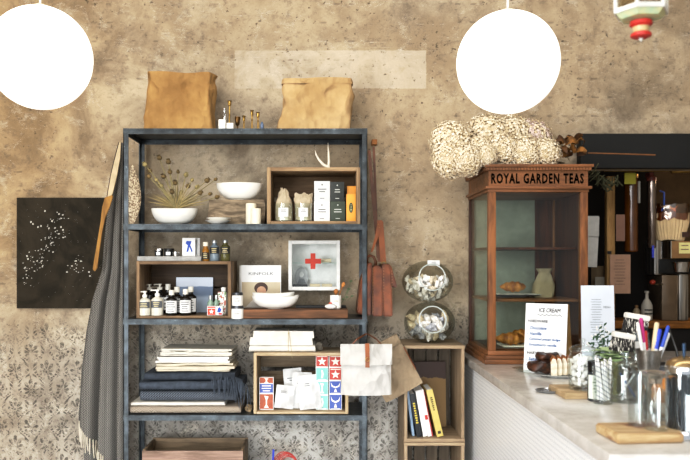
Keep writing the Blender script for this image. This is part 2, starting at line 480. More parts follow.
def crate(name, label, x0, x1, yf, yb, z0, z1, mt, t=.014, back=((0, .42), (.5, 1)), top=True, lip=0, cat='crate', side_label=None):
    """open-fronted wooden crate standing on its side"""
    c = T(name, label, cat, ((x0+x1)/2, yf, z0)); h = (x1-x0)/2; d = yb-yf; H = z1-z0
    jj = lambda m, s: m.jitter(.0007, 9, s)
    for s in (-1, 1):
        m = M(); m.box(s*h, s*(h-t), 0, d, 0, H, bev=.0015); jj(m, s+3).part('side_panel', mt[1], c)
    if top:
        m = M(); m.box(-h+t, h-t, 0, d, H-t, H, bev=.0015); jj(m, 5).part('top_panel', mt[0], c)
    m = M(); m.box(-h+t, h-t, 0, d, 0, t*.8, bev=.0015); jj(m, 6).part('bottom_panel', mt[0], c)
    for a, b in back:
        m = M(); m.box(-h+t+.0003, h-t-.0003, d-.009, d, t*.8+.0003+(H-1.8*t-.0006)*a, t*.8+.0003+(H-1.8*t-.0006)*b, bev=.001); m.part('back_slat', mt[2], c)
    return c
def bowl_prof(r, h, foot=.4, t=.006):
    out = [(r*foot, 0), (r*foot*1.02, h*.04)]
    for k in range(1, 9):
        a = k/8; out.append((r*(foot + (1-foot)*math.sin(a*PI/2)**.85), h*(.04+.96*(1-math.cos(a*PI/2))**.8)))
    inn = [(max(r_-t, .001), z_+t*.6) for r_, z_ in out[2:-1]]
    return out + [(r-t*.5, h+.001), (r-t, h-.002)] + inn[::-1] + [(0, t*1.5)]
def bowl(name, r, h, label, loc, sx=1, sy=1, rz=0, foot=.4, mt=None, tilt=0, group=None, cat='bowl', wave=0):
    m = M(); m.lathe([(0, 0)] + bowl_prof(r, h, foot), 36, sx=sx, sy=sy)
    if wave:
        for v in m.bm.verts:
            if v.co.z > h*.3: v.co.z += wave*(v.co.x/r)**2*(v.co.z/h)
    if tilt: bmesh.ops.transform(m.bm, matrix=ry(tilt), verts=m.bm.verts)
    return m.solo(name, mt or WHITE, label, cat, loc, rz, group)

def facet(q, sd=0):
    """crumpled-paper relief: every cell of a random mosaic is a tilted plane"""
    rr = random.Random(int(sd*100)); o = 0
    for k in range(6):
        n = Vector((rr.uniform(-1, 1), rr.uniform(-1, 1), rr.uniform(-.8, .8))).normalized(); f = rr.uniform(.28, .75); ph = rr.random()
        w = noise.noise(q*.22 + Vector((k*9.1, sd, k))) + .25
        if w > 0: o += w*(abs(((n.dot(q)*f+ph) % 1) - .5)*2 - .5)/f*.5
    return o
# ================================================================== TOP OF THE UNIT
def paper_bag(label, px0, px1, pyt, D, mt, zb, fold, seed, name='paper_bag', depth=.15, skew=0):
    w = (px1-px0)*K(D); h = Z(pyt, D) - zb
    b = T(name, label, 'paper bag', ((X(px0, D)+X(px1, D))/2, D, zb))
    def ringpt(a, z, k):
        # rounded rectangle ring
        ca, sa = math.cos(a), math.sin(a); p = 6
        q = (abs(ca)**p + abs(sa)**p) ** (-1/p)
        taper = 1 - .05*(z/h) + .05*(1-z/h)**3 + (.10*(1-z/h)**4 if fold and ca < 0 else 0)
        x = ca*q*w/2*taper*k + skew*(z/h); y = sa*q*depth/2*taper*k
        return Vector((x, y, z))
    def build(z0, z1, k, nz, sd, amp):
        m = M()
        seg = 110
        def fn(u, v):
            z = z0 + (z1-z0)*v; p = ringpt(u*2*PI, z, k)
            o = facet(Vector((p.x*13+sd, p.y*9, p.z*11)), sd)*1.9 + facet(Vector((p.x*34+sd, p.y*20, p.z*30)), sd+1.3)*.5
            d = Vector((p.x, p.y, 0)).normalized()
            p = p + d*amp*o*(.4+.8*min(1, v*1.2))
            if v > .93 and not fold: p.z += amp*.8*noise.noise(Vector((p.x*8, p.y*8, sd+9)))
            return p
        m.sheet(fn, seg, nz)
        bmesh.ops.remove_doubles(m.bm, verts=m.bm.verts, dist=.0005)
        return m
    m = build(0, h, 1, 44, seed, .016)
    m.part('bag_body', mt, b, ang=9)
    if fold: build(h-fold, h+.002, 1.07, 6, seed, .014).part('folded_rim', mt, b, ang=9)
    return b
paper_bag('taller orange-brown kraft paper bag standing open on top of the shelving unit', 147.5, 213.5, 75, 4.03, crumple('orange kraft paper', '#bb9762', '#a07d4c'), T1, 0, 3.1)
paper_bag('paler kraft paper bag with a rolled rim on top of the shelving unit', 281, 349.5, 81.5, 4.03, crumple('mid kraft paper', '#c3a67d', '#ab8d62'), T1, .026, 8.7, skew=.012)
# candlesticks etc.
def candlestick(px, pyt, cupr, D, label, low=False, glass_stem=False):
    h = Z(pyt, D) - T1; c = T('candlestick', label, 'candlestick', (X(px, D), D, T1), group=None)
    m = M(); m.lathe([(0, 0), (cupr*1.25, 0), (cupr*1.2, .004), (cupr*.5, .010), (.004, .016), (.0035, h*.5), (.0055, h*.52), (.0035, h*.56), (.0035, h-.026), (0, h-.026)], 16)
    m.part('stem', GLASS if glass_stem else GOLD, c)
    m = M(); m.lathe([(0, h-.027), (cupr*.55, h-.026), (cupr*.8, h-.02), (cupr*.8, h-.004), (cupr*1.15, h), (cupr*1.05, h+.001), (cupr*.65, h-.004), (cupr*.6, h-.02), (0, h-.02)], 16)
    m.part('candle_cup', GOLD, c); return c
Dt = 3.95
candlestick(229.5, 101, .011, Dt, 'tallest brass candlestick of the small cluster on top of the shelving unit')
candlestick(244, 116, .009, Dt, 'short slim brass candlestick beside the squat brass goblet on the unit top')
candlestick(252, 110.5, .009, Dt, 'medium brass candlestick, second from the end beside the paler paper bag')
candlestick(258, 112.5, .010, Dt, 'medium brass candlestick next to the blue glass drop on the unit top')
m = M(); h = Z(117, Dt)-T1; r = .013
m.lathe([(0, 0), (.010, 0), (.009, .004), (.004, .008), (.004, h*.35), (r*.8, h*.45), (r, h*.75), (r*1.15, h), (r*1.05, h), (r*.85, h*.72), (0, h*.5)], 18)
m.solo('brass_goblet', mat('dark brass', '#7a5a30', .35, .85, var=.3, sc=40), 'squat dark brass goblet candle holder on top of the shelving unit', 'candle holder', (X(237.5, Dt), Dt, T1))
m = M(); m.box(X(219, Dt), X(226, Dt), Dt-.02, Dt+.02, T1, Z(120, Dt), bev=.002)
m.solo('white_box', WHITE, 'small white box beside the orange-brown paper bag on the unit top', 'box')
b = T('glass_bottle', 'tall clear glass bottle behind the white boxes on the unit top', 'bottle', (X(224.5, Dt+.06), Dt+.06, T1))
m = M(); h = Z(110, Dt+.06)-T1; m.lathe([(0, 0), (.011, 0), (.011, h*.8), (.008, h*.86), (.008, h), (0, h)], 16); m.part('bottle_body', glass('milky glass', '#e4e6ea', .8, base=.3), b)
m = M(); m.lathe([(0, h), (.0095, h), (.0095, h+.008), (0, h+.008)], 14); m.part('cap', CHROME, b)
m = M(); m.box(X(227, Dt-.03), X(233.8, Dt-.03), Dt-.05, Dt-.022, T1, Z(123.5, Dt-.03), bev=.002)
m.solo('white_box', WHITE, 'low white box at the foot of the tallest brass candlestick', 'box')
m = M(); m.ball((0, 0, .024), .012, 2, (.75, .75, 2)); m.solo('glass_drop', mat('blue grey glass', '#7f93b0', .1, 0, var=.3), 'small blue glass drop at the end of the candlesticks on the unit top', 'ornament', (X(262, Dt), Dt, T1))

# ================================================================== SECOND SHELF (bowls, crate of candles)
D2 = 3.98
# woven leaf leaning in the corner
m = M(); n = 16
zb, zt = T2, Z(164, 4.0)
def leaf(u, v):
    z = (zt-zb)*v; wv = .034*math.sin(PI*v**.8)**.8 * (1.0)
    return Vector(((u-.5)*2*wv + .012*math.sin(v*3)-.006, .02*(1-abs(u-.5)*2)*math.sin(PI*v) - .0, z))
m.sheet(leaf, 10, 24, .004)
LEAFM = NT('speckled dry leaf'); LEAFM.set(.8)
_v = LEAFM.noise(120, 3, .6); LEAFM.color(LEAFM.mix(_v.step(.42, .58), '#7d6a55', '#dccdb2'))
m.solo('dried_leaf', LEAFM.m, 'speckled cream dried pod leaf standing upright by the shelf post', 'dried leaf', (X(133, 4.0), 4.0, T2))
# flower bowl
bowl('white_bowl', .118, .078, 'oval white bowl holding dried poppy stems on the second shelf', (X(174.5, D2), D2, T2), sx=1, sy=.7, foot=.42, wave=.006)
fx = X(176.5, D2); fz = T2 + .012
m = M(); m.lathe([(0, 0), (.022, 0), (.022, .068), (.0, .068)], 20)
m.solo('flower_frog', GOLD, 'brass flower holder in the oval white bowl', 'flower holder', (fx, D2, fz+.0005))
STEMM = mat('dry olive stem', '#a3976c', .8, var=.2); HEADM = mat('dry seed head', '#857048', .85, var=.3, sc=40, bump=.4, bsc=120)
HEADL = mat('pale seed head', '#b5a673', .85, var=.3, sc=40)
heads = [(159.5, 158), (145, 164.5), (168.5, 162), (149, 176.5), (156.5, 180), (163.5, 176.5), (175, 183), (192, 180), (207, 180.5), (215.5, 179.5), (181, 193), (210, 194), (217, 197), (186, 175), (170, 172), (178, 172), (197, 187), (188, 186), (172, 192), (161, 186), (150, 171), (200, 193)]
stemz = fz + .06
for i, (hx, hy) in enumerate(heads):
    rr = random.Random(i); dy = (rr.random()-.5)*.10; D = D2 + dy
    hp = Vector((X(hx, D)-fx, dy, Z(hy, D)-stemz)); r = .0095 + .005*rr.random()
    if i in (9, 11): r *= .85
    p = T('dried_poppy_stem', 'dried poppy stem with round seed head fanning out of the oval white bowl', 'dried flower', (fx, D2, stemz), group='dried poppies in the oval bowl')
    s0 = Vector(((rr.random()-.5)*.024, (rr.random()-.5)*.024, .009))
    mid = s0.lerp(hp, .55) + Vector((0, 0, .012*rr.random()))
    m = M(); m.tube([s0, s0.lerp(mid, .5)+Vector((0, 0, .004)), mid, hp], [.0030, .0028, .0025, .0020], 6); m.part('stem', STEMM, p)
    m = M(); m.ball(hp, r, 2, (1, 1, .95)); d = (hp-mid).normalized()
    m.lathe([(0, r*.9), (r*.7, r*1.0), (r*.75, r*1.15), (0, r*1.15)], 10, hp, rot=Vector((0, 0, 1)).rotation_difference(d).to_matrix())
    m.part('seed_head', HEADL if i % 3 == 1 else HEADM, p)
GRASSM = mat('dry grass blade', '#a89768', .85, var=.2)
for i in range(30):
    rr = random.Random(100+i); a = -1.25 + 2.5*i/29; L = .11 + .07*rr.random()
    p = Vector((math.sin(a)*L, (rr.random()-.5)*.08, math.cos(a)*L*.75))
    m = M(); m.tube([Vector(((rr.random()-.5)*.026, (rr.random()-.5)*.026, .009)), p*.5 + Vector((0, 0, .01)), p], [.0026, .0034, .0008], 5, flat=.4)
    m.solo('dried_grass_blade', GRASSM, 'thin straw-coloured grass blade among the dried poppies', 'dried grass', (fx, D2, stemz), group='grass blades in the oval bowl')
# small plates
SAUC = [(0, 0), (.03, 0), (.036, .004), (.063, .017), (.065, .019), (.062, .019), (.035, .007), (0, .006)]
for k in range(2):
    m = M(); m.lathe(SAUC, 32, sx=1 - .05*k)
    m.solo('small_dish', WHITE, ('upper', 'lower')[1-k] + ' of two small white dishes stacked beside the flower bowl', 'dish', (X(218, 3.93)+(.003*k), 3.93, T2 + .0005 + k*.0135))
# rough block
m = M(); x0, x1 = X(210.5, 4.06), X(265, 4.06)
m.box(x0, x1, 4.0, 4.13, T2, Z(199.5, 4.0))
bmesh.ops.subdivide_edges(m.bm, edges=m.bm.edges[:], cuts=7, use_grid_fill=True)
for v in m.bm.verts:
    q = v.co*14
    if v.co.z > T2+.004 and v.co.z < Z(199.5, 4.0)-.003: v.co += Vector((noise.noise(q), noise.noise(q+Vector((9, 0, 0))), 0))*.012
    elif v.co.z > T2+.004: v.co += Vector((noise.noise(q)*.010, noise.noise(q+Vector((9, 0, 0)))*.01, -abs(noise.noise(q*.6))*.003))
m.solo('driftwood_block', wood('driftwood', '#9c8c74', '#5d4f3d', (2, 10, 10), 4, knots=.7), 'rough weathered driftwood block carrying a white bowl', 'wood block', ang=60)
bowl('white_bowl', .122, .088, 'deep round white bowl on the driftwood block', (X(239.5, 4.065), 4.065, Z(199.5, 4.0)+.0005), foot=.34, sy=.55)
for i, (px, pt, D, lb) in enumerate(((251, 203.5, 3.935, 'taller cream pillar candle in front of the driftwood block'), (255.8, 208.5, 3.895, 'shorter cream pillar candle in front of the taller one'))):
    c = T('pillar_candle', lb, 'candle', (X(px, D), D, T2)); h = Z(pt, D)-T2; r = 5.2*K(D)
    m = M(); m.lathe([(0, 0), (r*.97, 0), (r, .002), (r, h-.003), (r*.93, h), (r*.5, h-.003), (0, h-.004)], 24); m.part('wax', CREAM, c)
    m = M(); m.tube([(0, 0, h-.006), (.0007, 0, h+.007)], .0009, 6); m.part('wick', BLACK, c)
# crate with candles
cz1 = Z(167.3, 3.9)
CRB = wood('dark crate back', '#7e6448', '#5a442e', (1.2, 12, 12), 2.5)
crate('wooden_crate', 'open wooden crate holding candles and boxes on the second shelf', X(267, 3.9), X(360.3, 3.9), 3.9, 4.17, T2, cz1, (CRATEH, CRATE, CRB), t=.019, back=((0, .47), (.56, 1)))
# antler
ANT = mat('bone white antler', '#ece3d0', .5, var=.12, sc=30)
Da = 3.98
def P2(px, py, D=Da, dy=0): return Vector((X(px, D)-X(327, D), dy, Z(py, D)-cz1))
zoff = (P2(327, 167.3)).z
m = M()
m.tube([P2(329.5, 165.6), P2(327, 165.2), P2(323, 162.5), P2(319, 158), P2(316.2, 153), P2(315, 148.5)], [.0085, .0095, .008, .0065, .0045, .001], 10)
m.tube([P2(328.2, 165.8), P2(328.9, 160), P2(328.6, 152), P2(328.2, 146), P2(328, 141)], [.0075, .0068, .0055, .0035, .0008], 10)
lo = min(v.co.z for v in m.bm.verts)
for v in m.bm.verts: v.co.z -= lo
m.solo('antler', ANT, 'pale two-pronged antler lying on the upper wooden crate', 'antler', (X(327, Da), Da, cz1+.0005))
# glass candles wrapped in linen, inside the crate
CLB = T2 + .0155
for i, (px, pt, hw2) in enumerate(((283.8, 189, 10), (303.5, 194.5, 9.6))):
    D = 3.955; r = hw2*K(D)*.93; h = .092
    c = T('glass_candle', ('jar candle with peaked linen wrap, the outer one in the upper crate', 'jar candle with square folded linen wrap beside the white cartons')[i], 'candle', (X(px, D), D, CLB))
    m = M(); m.lathe([(0, 0), (r, 0), (r, h), (r-.002, h), (r-.002, .004), (0, .004)], 28); m.part('glass_tumbler', GLASS, c)
    m = M(); m.lathe([(0, .0045), (r-.009, .0045), (r-.009, h*.6), (0, h*.6)], 24); m.part('wax', CREAM, c)
    ht = Z(pt, D) - CLB
    m = M()
    def cl(u, v, ht=ht, r=r, h=h, i=i):
        a = u*2*PI; vv = max(0, v-.45)/.55; rr_ = (r-.0028)*(1-vv**(2.2 if i else 1.3)*(.4 if i else .8)); z = .006 + (ht-.006)*v
        o = (.022*abs(noise.noise(Vector((math.cos(a)*2.5, math.sin(a)*2.5, v*4+i*7))))-.004)*vv
        return Vector((math.cos(a)*(rr_+o)*(1+.3*vv if i else 1), math.sin(a)*(rr_+o)*.8, z + o))
    m.sheet(cl, 32, 14, .001); m.part('linen_wrap', mat('beige linen', '#c6b69c', .9, var=.18, sc=20, bump=.4, bsc=150), c, ang=25)
    m = M(); arcpatch(m, r+.0006, .022, .068, .55); m.part('paper_label', PAPERW, c)
    m = M(); arcbars(m, r+.0011, .046, .06, 2, .3, i); m.part('fine_print', GREYP, c)
def carton(name, label, x0, x1, D, z0, z1, depth, mt, pr=None, rz=0, group=None, emblem=None):
    c = T(name, label, 'box', ((x0+x1)/2, D, z0), rz, group); h = (x1-x0)/2; H = z1-z0
    m = M(); m.box(-h, h, 0, depth, 0, H, bev=.0012); m.part('carton', mt, c)
    if pr:
        m = M()
        m.lathe([(0, -.0003), (.004, -.0003), (.004, .0003), (0, .0003)], 10, (0, -.0004, H*.82), rot=rx(PI/2))
        bars(m, -h*.6, h*.6, H*.42, H*.66, 2, -.0004, int(H*9999), .8, .35); bars(m, -h*.3, h*.3, H*.1, H*.2, 1, -.0004, 2)
        m.part('printed_lettering', pr, c)
    return c
Db = 3.95
WBX = mat('white carton', '#e8e8e4', .6, var=.03); GBX = mat('dark green carton', '#3c4636', .5, var=.1); SLV = mat('silver ink', '#c8cbc4', .5)
zm = Z(201.3, Db)
carton('candle_carton', 'lower white candle carton in the upper crate', X(314, Db), X(329.8, Db), Db, CLB, zm-.0005, .08, WBX, GREYP)
carton('candle_carton', 'upper white candle carton stacked in the upper crate', X(314.2, Db), X(330, Db), Db+.002, zm, Z(181, Db), .08, mat('pale grey carton', '#d6d8d6', .6, var=.03), GREYP)
carton('candle_carton', 'lower dark green candle carton in the upper crate', X(330.4, Db), X(345.2, Db), Db, CLB, zm-.0005, .075, GBX, SLV)
carton('candle_carton', 'upper dark green-black candle carton stacked in the upper crate', X(330.4, Db), X(344.2, Db), Db+.002, zm, Z(181.8, Db), .075, mat('dark carton', '#2c302b', .5, var=.1), SLV)
ORG = mat('orange carton', '#e8a544', .55, var=.05)
c = carton('orange_carton', 'front orange carton with green oval emblem at the crate side', X(346.3, Db), X(355.8, Db), Db, CLB, Z(194, Db), .03, ORG)
m = M(); H = Z(194, Db)-CLB; m.lathe([(0, -.0003), (.010, -.0003), (.010, .0003), (0, .0003)], 24, (0, -.0005, H*.5), sx=1, sy=2.6, rot=rx(PI/2)); m.part('oval_emblem', mat('dark green ink', '#2f4a2c', .6), c)
m = M(); bars(m, -.005, .005, H*.36, H*.64, 5, -.0012, 4, .6, .4); m.part('emblem_lettering', mat('pale ink', '#e9d9a8', .6), c)
carton('orange_carton', 'taller orange carton behind the one with the oval emblem', X(347, Db+.04), X(356.5, Db+.04), Db+.04, CLB, Z(186, Db+.04), .03, mat('deep orange carton', '#d99436', .55, var=.05))
# ================================================================== THIRD SHELF
D3 = 3.9
c3t = Z(261.2, D3)
CRD = wood('brown crate wood', '#8f775a', '#66503a', (1.2, 14, 14), 2.4)
CRDV = wood('brown crate wood upright', '#8f775a', '#66503a', (14, 14, 1.2), 2.4)
cr3 = (X(136.4, D3), X(230.8, D3))
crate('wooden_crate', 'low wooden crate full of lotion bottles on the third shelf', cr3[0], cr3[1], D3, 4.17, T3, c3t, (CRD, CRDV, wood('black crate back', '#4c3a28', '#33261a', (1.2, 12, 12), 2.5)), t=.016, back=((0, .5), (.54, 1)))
ct3 = c3t + .001
slabH = Z(256.2, 3.92)
m = M(); m.box(X(137.2, 3.92), X(201.2, 3.92), 3.915, 4.12, ct3, slabH, bev=.003)
m.solo('stone_slab', mat('pale grey slab', '#a9a8a4', .7, var=.15, sc=30), 'pale grey slab laid on the low crate of lotion bottles', 'slab')
sl = slabH + .0006
TIN = mat('black tin', '#1d1e1f', .3, .3, var=.1)
for i, (p0, p1, pt, D) in enumerate(((154.6, 163.4, 248.6, 3.97), (163.8, 174.2, 248.4, 3.96), (172.6, 179.4, 251.8, 3.935))):
    r = (p1-p0)/2*K(D); h = Z(pt, D)-sl
    t = T('tin', ('outer black tin with silver rim on the pale slab', 'middle black tin with pale label on the pale slab', 'small low tin in front beside the two black tins')[i], 'tin', (X((p0+p1)/2, D), D, sl))
    m = M(); m.lathe([(0, 0), (r*.95, 0), (r*.95, h*.68), (0, h*.68)], 24); m.part('tin_body', TIN if i < 2 else PEWTER, t)
    m = M(); m.lathe([(0, h*.68), (r, h*.68), (r, h*.96), (r*.96, h), (0, h)], 24); m.part('lid', CHROME if i != 1 else BLACKG, t)
    if i < 2:
        m = M(); arcpatch(m, r*.955, h*.12, h*.55, .5); m.part('paper_label', PAPERW, t)
# blue and white cards
bz = Z(238, 3.96)
BLUEI = mat('cobalt blue ink', '#2b50a8', .6, var=.1)
p = T('printed_box', 'white box with a cobalt blue brush mark on the pale slab', 'box', ((X(182.2, 3.95)+X(195.2, 3.95))/2, 3.95, sl)); h2 = 6.5*K(3.95); H = bz-sl
m = M(); m.box(-h2, h2, 0, .02, 0, H, bev=.001); m.part('carton', PAPERW, p)
m = M(); m.prism([(-h2*.35, H*.22), (-h2*.05, H*.25), (h2*.1, H*.5), (h2*.5, H*.18), (h2*.6, H*.3), (h2*.25, H*.6), (h2*.45, H*.82), (-h2*.3, H*.84), (-h2*.5, H*.7), (-h2*.15, H*.6)], -.0008, -.0002); m.part('brush_mark', BLUEI, p)
p = T('printed_box', 'plain white box standing behind the blue brush-mark box', 'box', ((X(190, 3.99)+X(199.6, 3.99))/2, 3.985, sl)); h2 = 5*K(3.99)
m = M(); m.box(-h2, h2, 0, .02, 0, Z(238, 3.99)-sl, bev=.001); m.part('carton', PAPERW, p)
m = M(); m.box(h2*.25, h2*.4, -.0006, 0, .008, H*.9); m.part('grey_band', mat('pale grey ink', '#9aa0a8', .7), p)
def bottle(name, label, px, pyt, D, hw_, zb, body, capm, shoulder=.7, cap_h=.14, cap_r=.55, lab=None, lab_z=(.15, .58), labc=None, pump=False, prints=3, group=None, half=1.15, inner=None):
    r = hw_*K(D); h = Z(pyt, D)-zb
    b = T(name, label, 'bottle', (X(px, D), D, zb), 0, group)
    nr = r*cap_r*.85
    m = M(); m.lathe([(0, 0), (r*.94, 0), (r, .003), (r, h*shoulder*.9), (r*.93, h*shoulder*.96), (nr, h*(shoulder+.06)), (nr, h*(1-cap_h)), (0, h*(1-cap_h))], 24); m.part('bottle_body', body, b)
    if pump:
        m = M(); zc = h*(1-cap_h); m.lathe([(0, zc), (r*cap_r, zc), (r*cap_r, zc+h*.09), (r*.2, zc+h*.10), (r*.2, h-.005), (0, h-.005)], 16)
        m.part('pump_collar', capm, b)
        m = M(); m.lathe([(0, h-.007), (r*.36, h-.007), (r*.36, h), (0, h)], 14); m.tube([(0, 0, h-.0035), (-r*.95, -.004, h-.0035), (-r*1.05, -.005, h-.007)], .0032, 8); m.part('pump_spout', capm, b)
    else:
        m = M(); zc = h*(1-cap_h); m.lathe([(0, zc), (r*cap_r, zc), (r*cap_r, h-.002), (r*cap_r*.93, h), (0, h)], 20); m.part('cap', capm, b)
    if lab:
        m = M(); arcpatch(m, r+.0006, h*lab_z[0], h*lab_z[1], half); m.part('paper_label', lab, b)
        m = M(); arcbars(m, r+.0012, h*(lab_z[0]+.03), h*(lab_z[1]-.03), prints, half*.6, int(px)); m.part('fine_lettering', labc or GREYP, b)
    return b
SILV = mat('brushed silver cap', '#b9bcbc', .35, .8); BLBL = mat('black label', '#2a2b2c', .6); PLBL = mat('pale ink', '#cfd0cc', .6)
AMB = mat('amber glass bottle', '#9a6a1e', .15, var=.1); 
bottle('dropper_bottle', 'small amber bottle with cream cap on the low crate', 205.6, 242, 3.96, 3.6, ct3, AMB, CREAM, .62, .22, .75, BLBL, (.1, .45), PLBL)
bottle('toner_bottle', 'grey-blue bottle with black label on the low crate', 214.6, 240, 3.97, 4.8, ct3, mat('smoky blue bottle', '#7d8a93', .2, var=.1), SILV, .72, .14, .55, BLBL, (.35, .66), PLBL)
bottle('toner_bottle', 'olive green bottle with black label at the end of the low crate', 225.4, 239.8, 3.97, 4.8, ct3, mat('olive bottle', '#5e5a33', .2, var=.1), SILV, .72, .14, .55, BLBL, (.35, .66), PLBL)
# inside the crate
zi = T3 + .0140
LOT = mat('cream lotion bottle', '#d9d4c4', .35, var=.05); BROWNB = mat('dark brown bottle', '#17120e', .12, var=.1, spec=.6); OFFW = mat('off white cap', '#dedace', .45, var=.04)
GLBL = mat('grey label', '#63666a', .6)
for i, (px, pt) in enumerate(((144.8, 291), (157.3, 289.5))):
    bottle('lotion_pump_bottle', ('cream lotion pump bottle nearest the crate wall', 'cream lotion pump bottle beside the dark bottles')[i], px, pt, 3.925, 5.9, zi, LOT, WHITE, .66, .24, .42, GLBL, (.3, .56), PLBL, pump=True)
for i, (px, pt) in enumerate(((149.5, 284), (159.8, 283.8), (168, 284))):
    bottle('dark_pump_bottle', ('dark bottle with cream pump head behind the nearest lotion bottle', 'dark bottle with cream pump head, middle of the rear row', 'dark bottle with pale cap at the end of the rear row')[i], px, pt, 4.06 + .01*i, 5.4, zi, BROWNB, OFFW, .66, .2, .5, PAPERW if i else None, (.12, .55), pump=i < 2)
for i, (px, pt, D, lb) in enumerate(((171.6, 290, 3.93, 'dark bottle with white label and white cap, first of the front pair'), (185.6, 289, 3.93, 'dark bottle with white label and white cap, second of the front pair'), (177, 286.8, 4.0, 'dark capped bottle half hidden behind the front pair'), (190.8, 286.6, 4.0, 'dark capped bottle closest to the sea print'))):
    bottle('soap_bottle', lb, px, pt, D, 5.7, zi, BROWNB, OFFW, .68, .2, .48, PAPERW, (.1, .58), half=1.25, prints=5)
# sea print leaning on the crate back
SEA = NT('sea print'); SEA.set(.6)
_x, _y, _z = SEA.xyz(); _n = SEA.noise(9, 5, .6, SEA.vec((1, 1, 5)))
_h = _z + (_n - .5)*.02
_c = SEA.mix(_h.step(.135, .14), '#6f7f96', '#c6cdd8'); _c = SEA.mix(_h.step(.095, .075), _c, '#a9b6c6'); SEA.color(_c)
m = M(); wv = (212.4-175.4)*K(4.125); m.box(-wv/2, wv/2, -.002, .002, 0, Z(277.5, 4.125)-zi)
bmesh.ops.transform(m.bm, matrix=rx(-.08), verts=m.bm.verts)
m.solo('sea_print', SEA.m, 'unframed misty sea picture leaning inside the low crate', 'picture', (X(194, 4.125), 4.132, zi+.001))
REDI = mat('orange red ink', '#d9452a', .6, var=.05); 
p = T('matchbox', 'upright orange-red and white matchbox at the crate edge', 'matchbox', (X(211.4, 3.915), 3.915, zi)); h2 = 4.3*K(3.9); H = Z(306, 3.915)-zi
m = M(); m.box(-h2, h2, 0, .014, 0, H, bev=.0006); m.part('carton', PAPERW, p)
m = M(); m.box(-h2*.88, h2*.88, -.0008, -.0001, H*.05, H*.72); m.box(-h2*.88, h2*.88, -.0008, -.0001, H*.8, H*.95); m.part('red_lettering', REDI, p)
m = M(); st = [(math.sin(k*PI/5)*(h2*.62 if k % 2 == 0 else h2*.26), H*.4+math.cos(k*PI/5)*(h2*.62 if k % 2 == 0 else h2*.26)) for k in range(10)]; m.prism(st, -.0016, -.0009); m.part('star_mark', PAPERW, p)
p = T('matchbox', 'upright white matchbox with blue and red print beside the orange-red one', 'matchbox', (X(219.4, 3.92), 3.92, zi)); h2 = 3.2*K(3.9)
m = M(); m.box(-h2, h2, 0, .014, 0, H*.98, bev=.0006); m.part('carton', PAPERW, p)
m = M(); m.prism([(-h2*.7, H*.35), (h2*.2, H*.3), (h2*.7, H*.6), (0, H*.9), (-h2*.5, H*.7)], -.0008, -.0001); m.part('blue_mark', BLUEI, p)
m = M(); m.box(-h2*.3, h2*.8, -.0008, -.0001, H*.06, H*.26); m.part('red_mark', mat('red ink', '#c13a3a', .6), p)
GRB = mat('pale green liquid', '#8fa594', .2, var=.1)
bottle('tonic_bottle', 'pale green little bottle behind the matchboxes, outer one', 210.6, 295.5, 3.965, 3.2, zi, GRB, SILV, .68, .2, .6, PAPERW, (.1, .4))
bottle('tonic_bottle', 'pale green little bottle behind the matchboxes, inner one', 216.4, 295, 3.975, 2.8, zi, GRB, SILV, .68, .2, .6, PAPERW, (.1, .4))
bottle('tonic_bottle', 'white-capped clear bottle behind the painted card in the low crate', 223.6, 287.3, 4.01, 4.2, zi, mat('pale clear bottle', '#c6cac2', .15), WHITE, .8, .13, .6)
m = M(); m.box(-4*K(3.97), 4*K(3.97), -.001, .001, 0, Z(292, 3.97)-zi)
PNT = NT('painted card'); PNT.set(.7); _n = PNT.noise(40, 3); PNT.color(PNT.mix(_n.step(.5, .58), PNT.mix(_n.step(.42, .44), '#6d8a5a', '#e7e6df'), '#b06a5a'))
m.solo('painted_card', PNT.m, 'small painted card in green and white leaning by the crate wall', 'card', (X(221.5, 3.97), 3.985, zi))
# two jars
for i, (p0, p1, pt, pb) in enumerate(((229.6, 242, 305.6, 318.4), (230.6, 241.8, 292.4, 305.2))):
    D = 3.895; r = (p1-p0)/2*K(D); zb = T3 if i == 0 else Z(305.6, D)+.0006; h = Z(pt, D)-zb
    j = T('cream_jar', ('lower white jar with dark lid beside the magazine', 'upper white jar with dark lid stacked beside the magazine')[i], 'jar', (X(237.5, D), D, zb))
    m = M(); m.lathe([(0, 0), (r*.97, 0), (r, .003), (r, h*.74), (r*.9, h*.78), (0, h*.78)], 26); m.part('jar_body', WHITE, j)
    m = M(); m.lathe([(0, h*.78), (r*.95, h*.78), (r*.95, h*.98), (r*.9, h), (0, h)], 26); m.part('lid', mat('dark pewter lid', '#55565a', .35, .6), j)
    m = M(); arcbars(m, r+.0006, h*.25, h*.6, 3, .5, i); m.part('fine_lettering', GREYP, j)
# serving board
bd0, bd1 = X(243.3, 3.885), X(348, 3.885)
bdz = Z(309.6, 3.885)
WAL = wood('walnut', '#80583a', '#46301e', (1.2, 12, 12), 3)
bd = T('serving_board', 'thick walnut serving board along the edge of the third shelf', 'board', ((bd0+bd1)/2, 3.885, T3)); h2 = (bd1-bd0)/2
m = M(); m.box(-h2, h2, 0, .2, 0, bdz-T3, bev=.003); m.part('board', WAL, bd)
bz = bdz + .0006
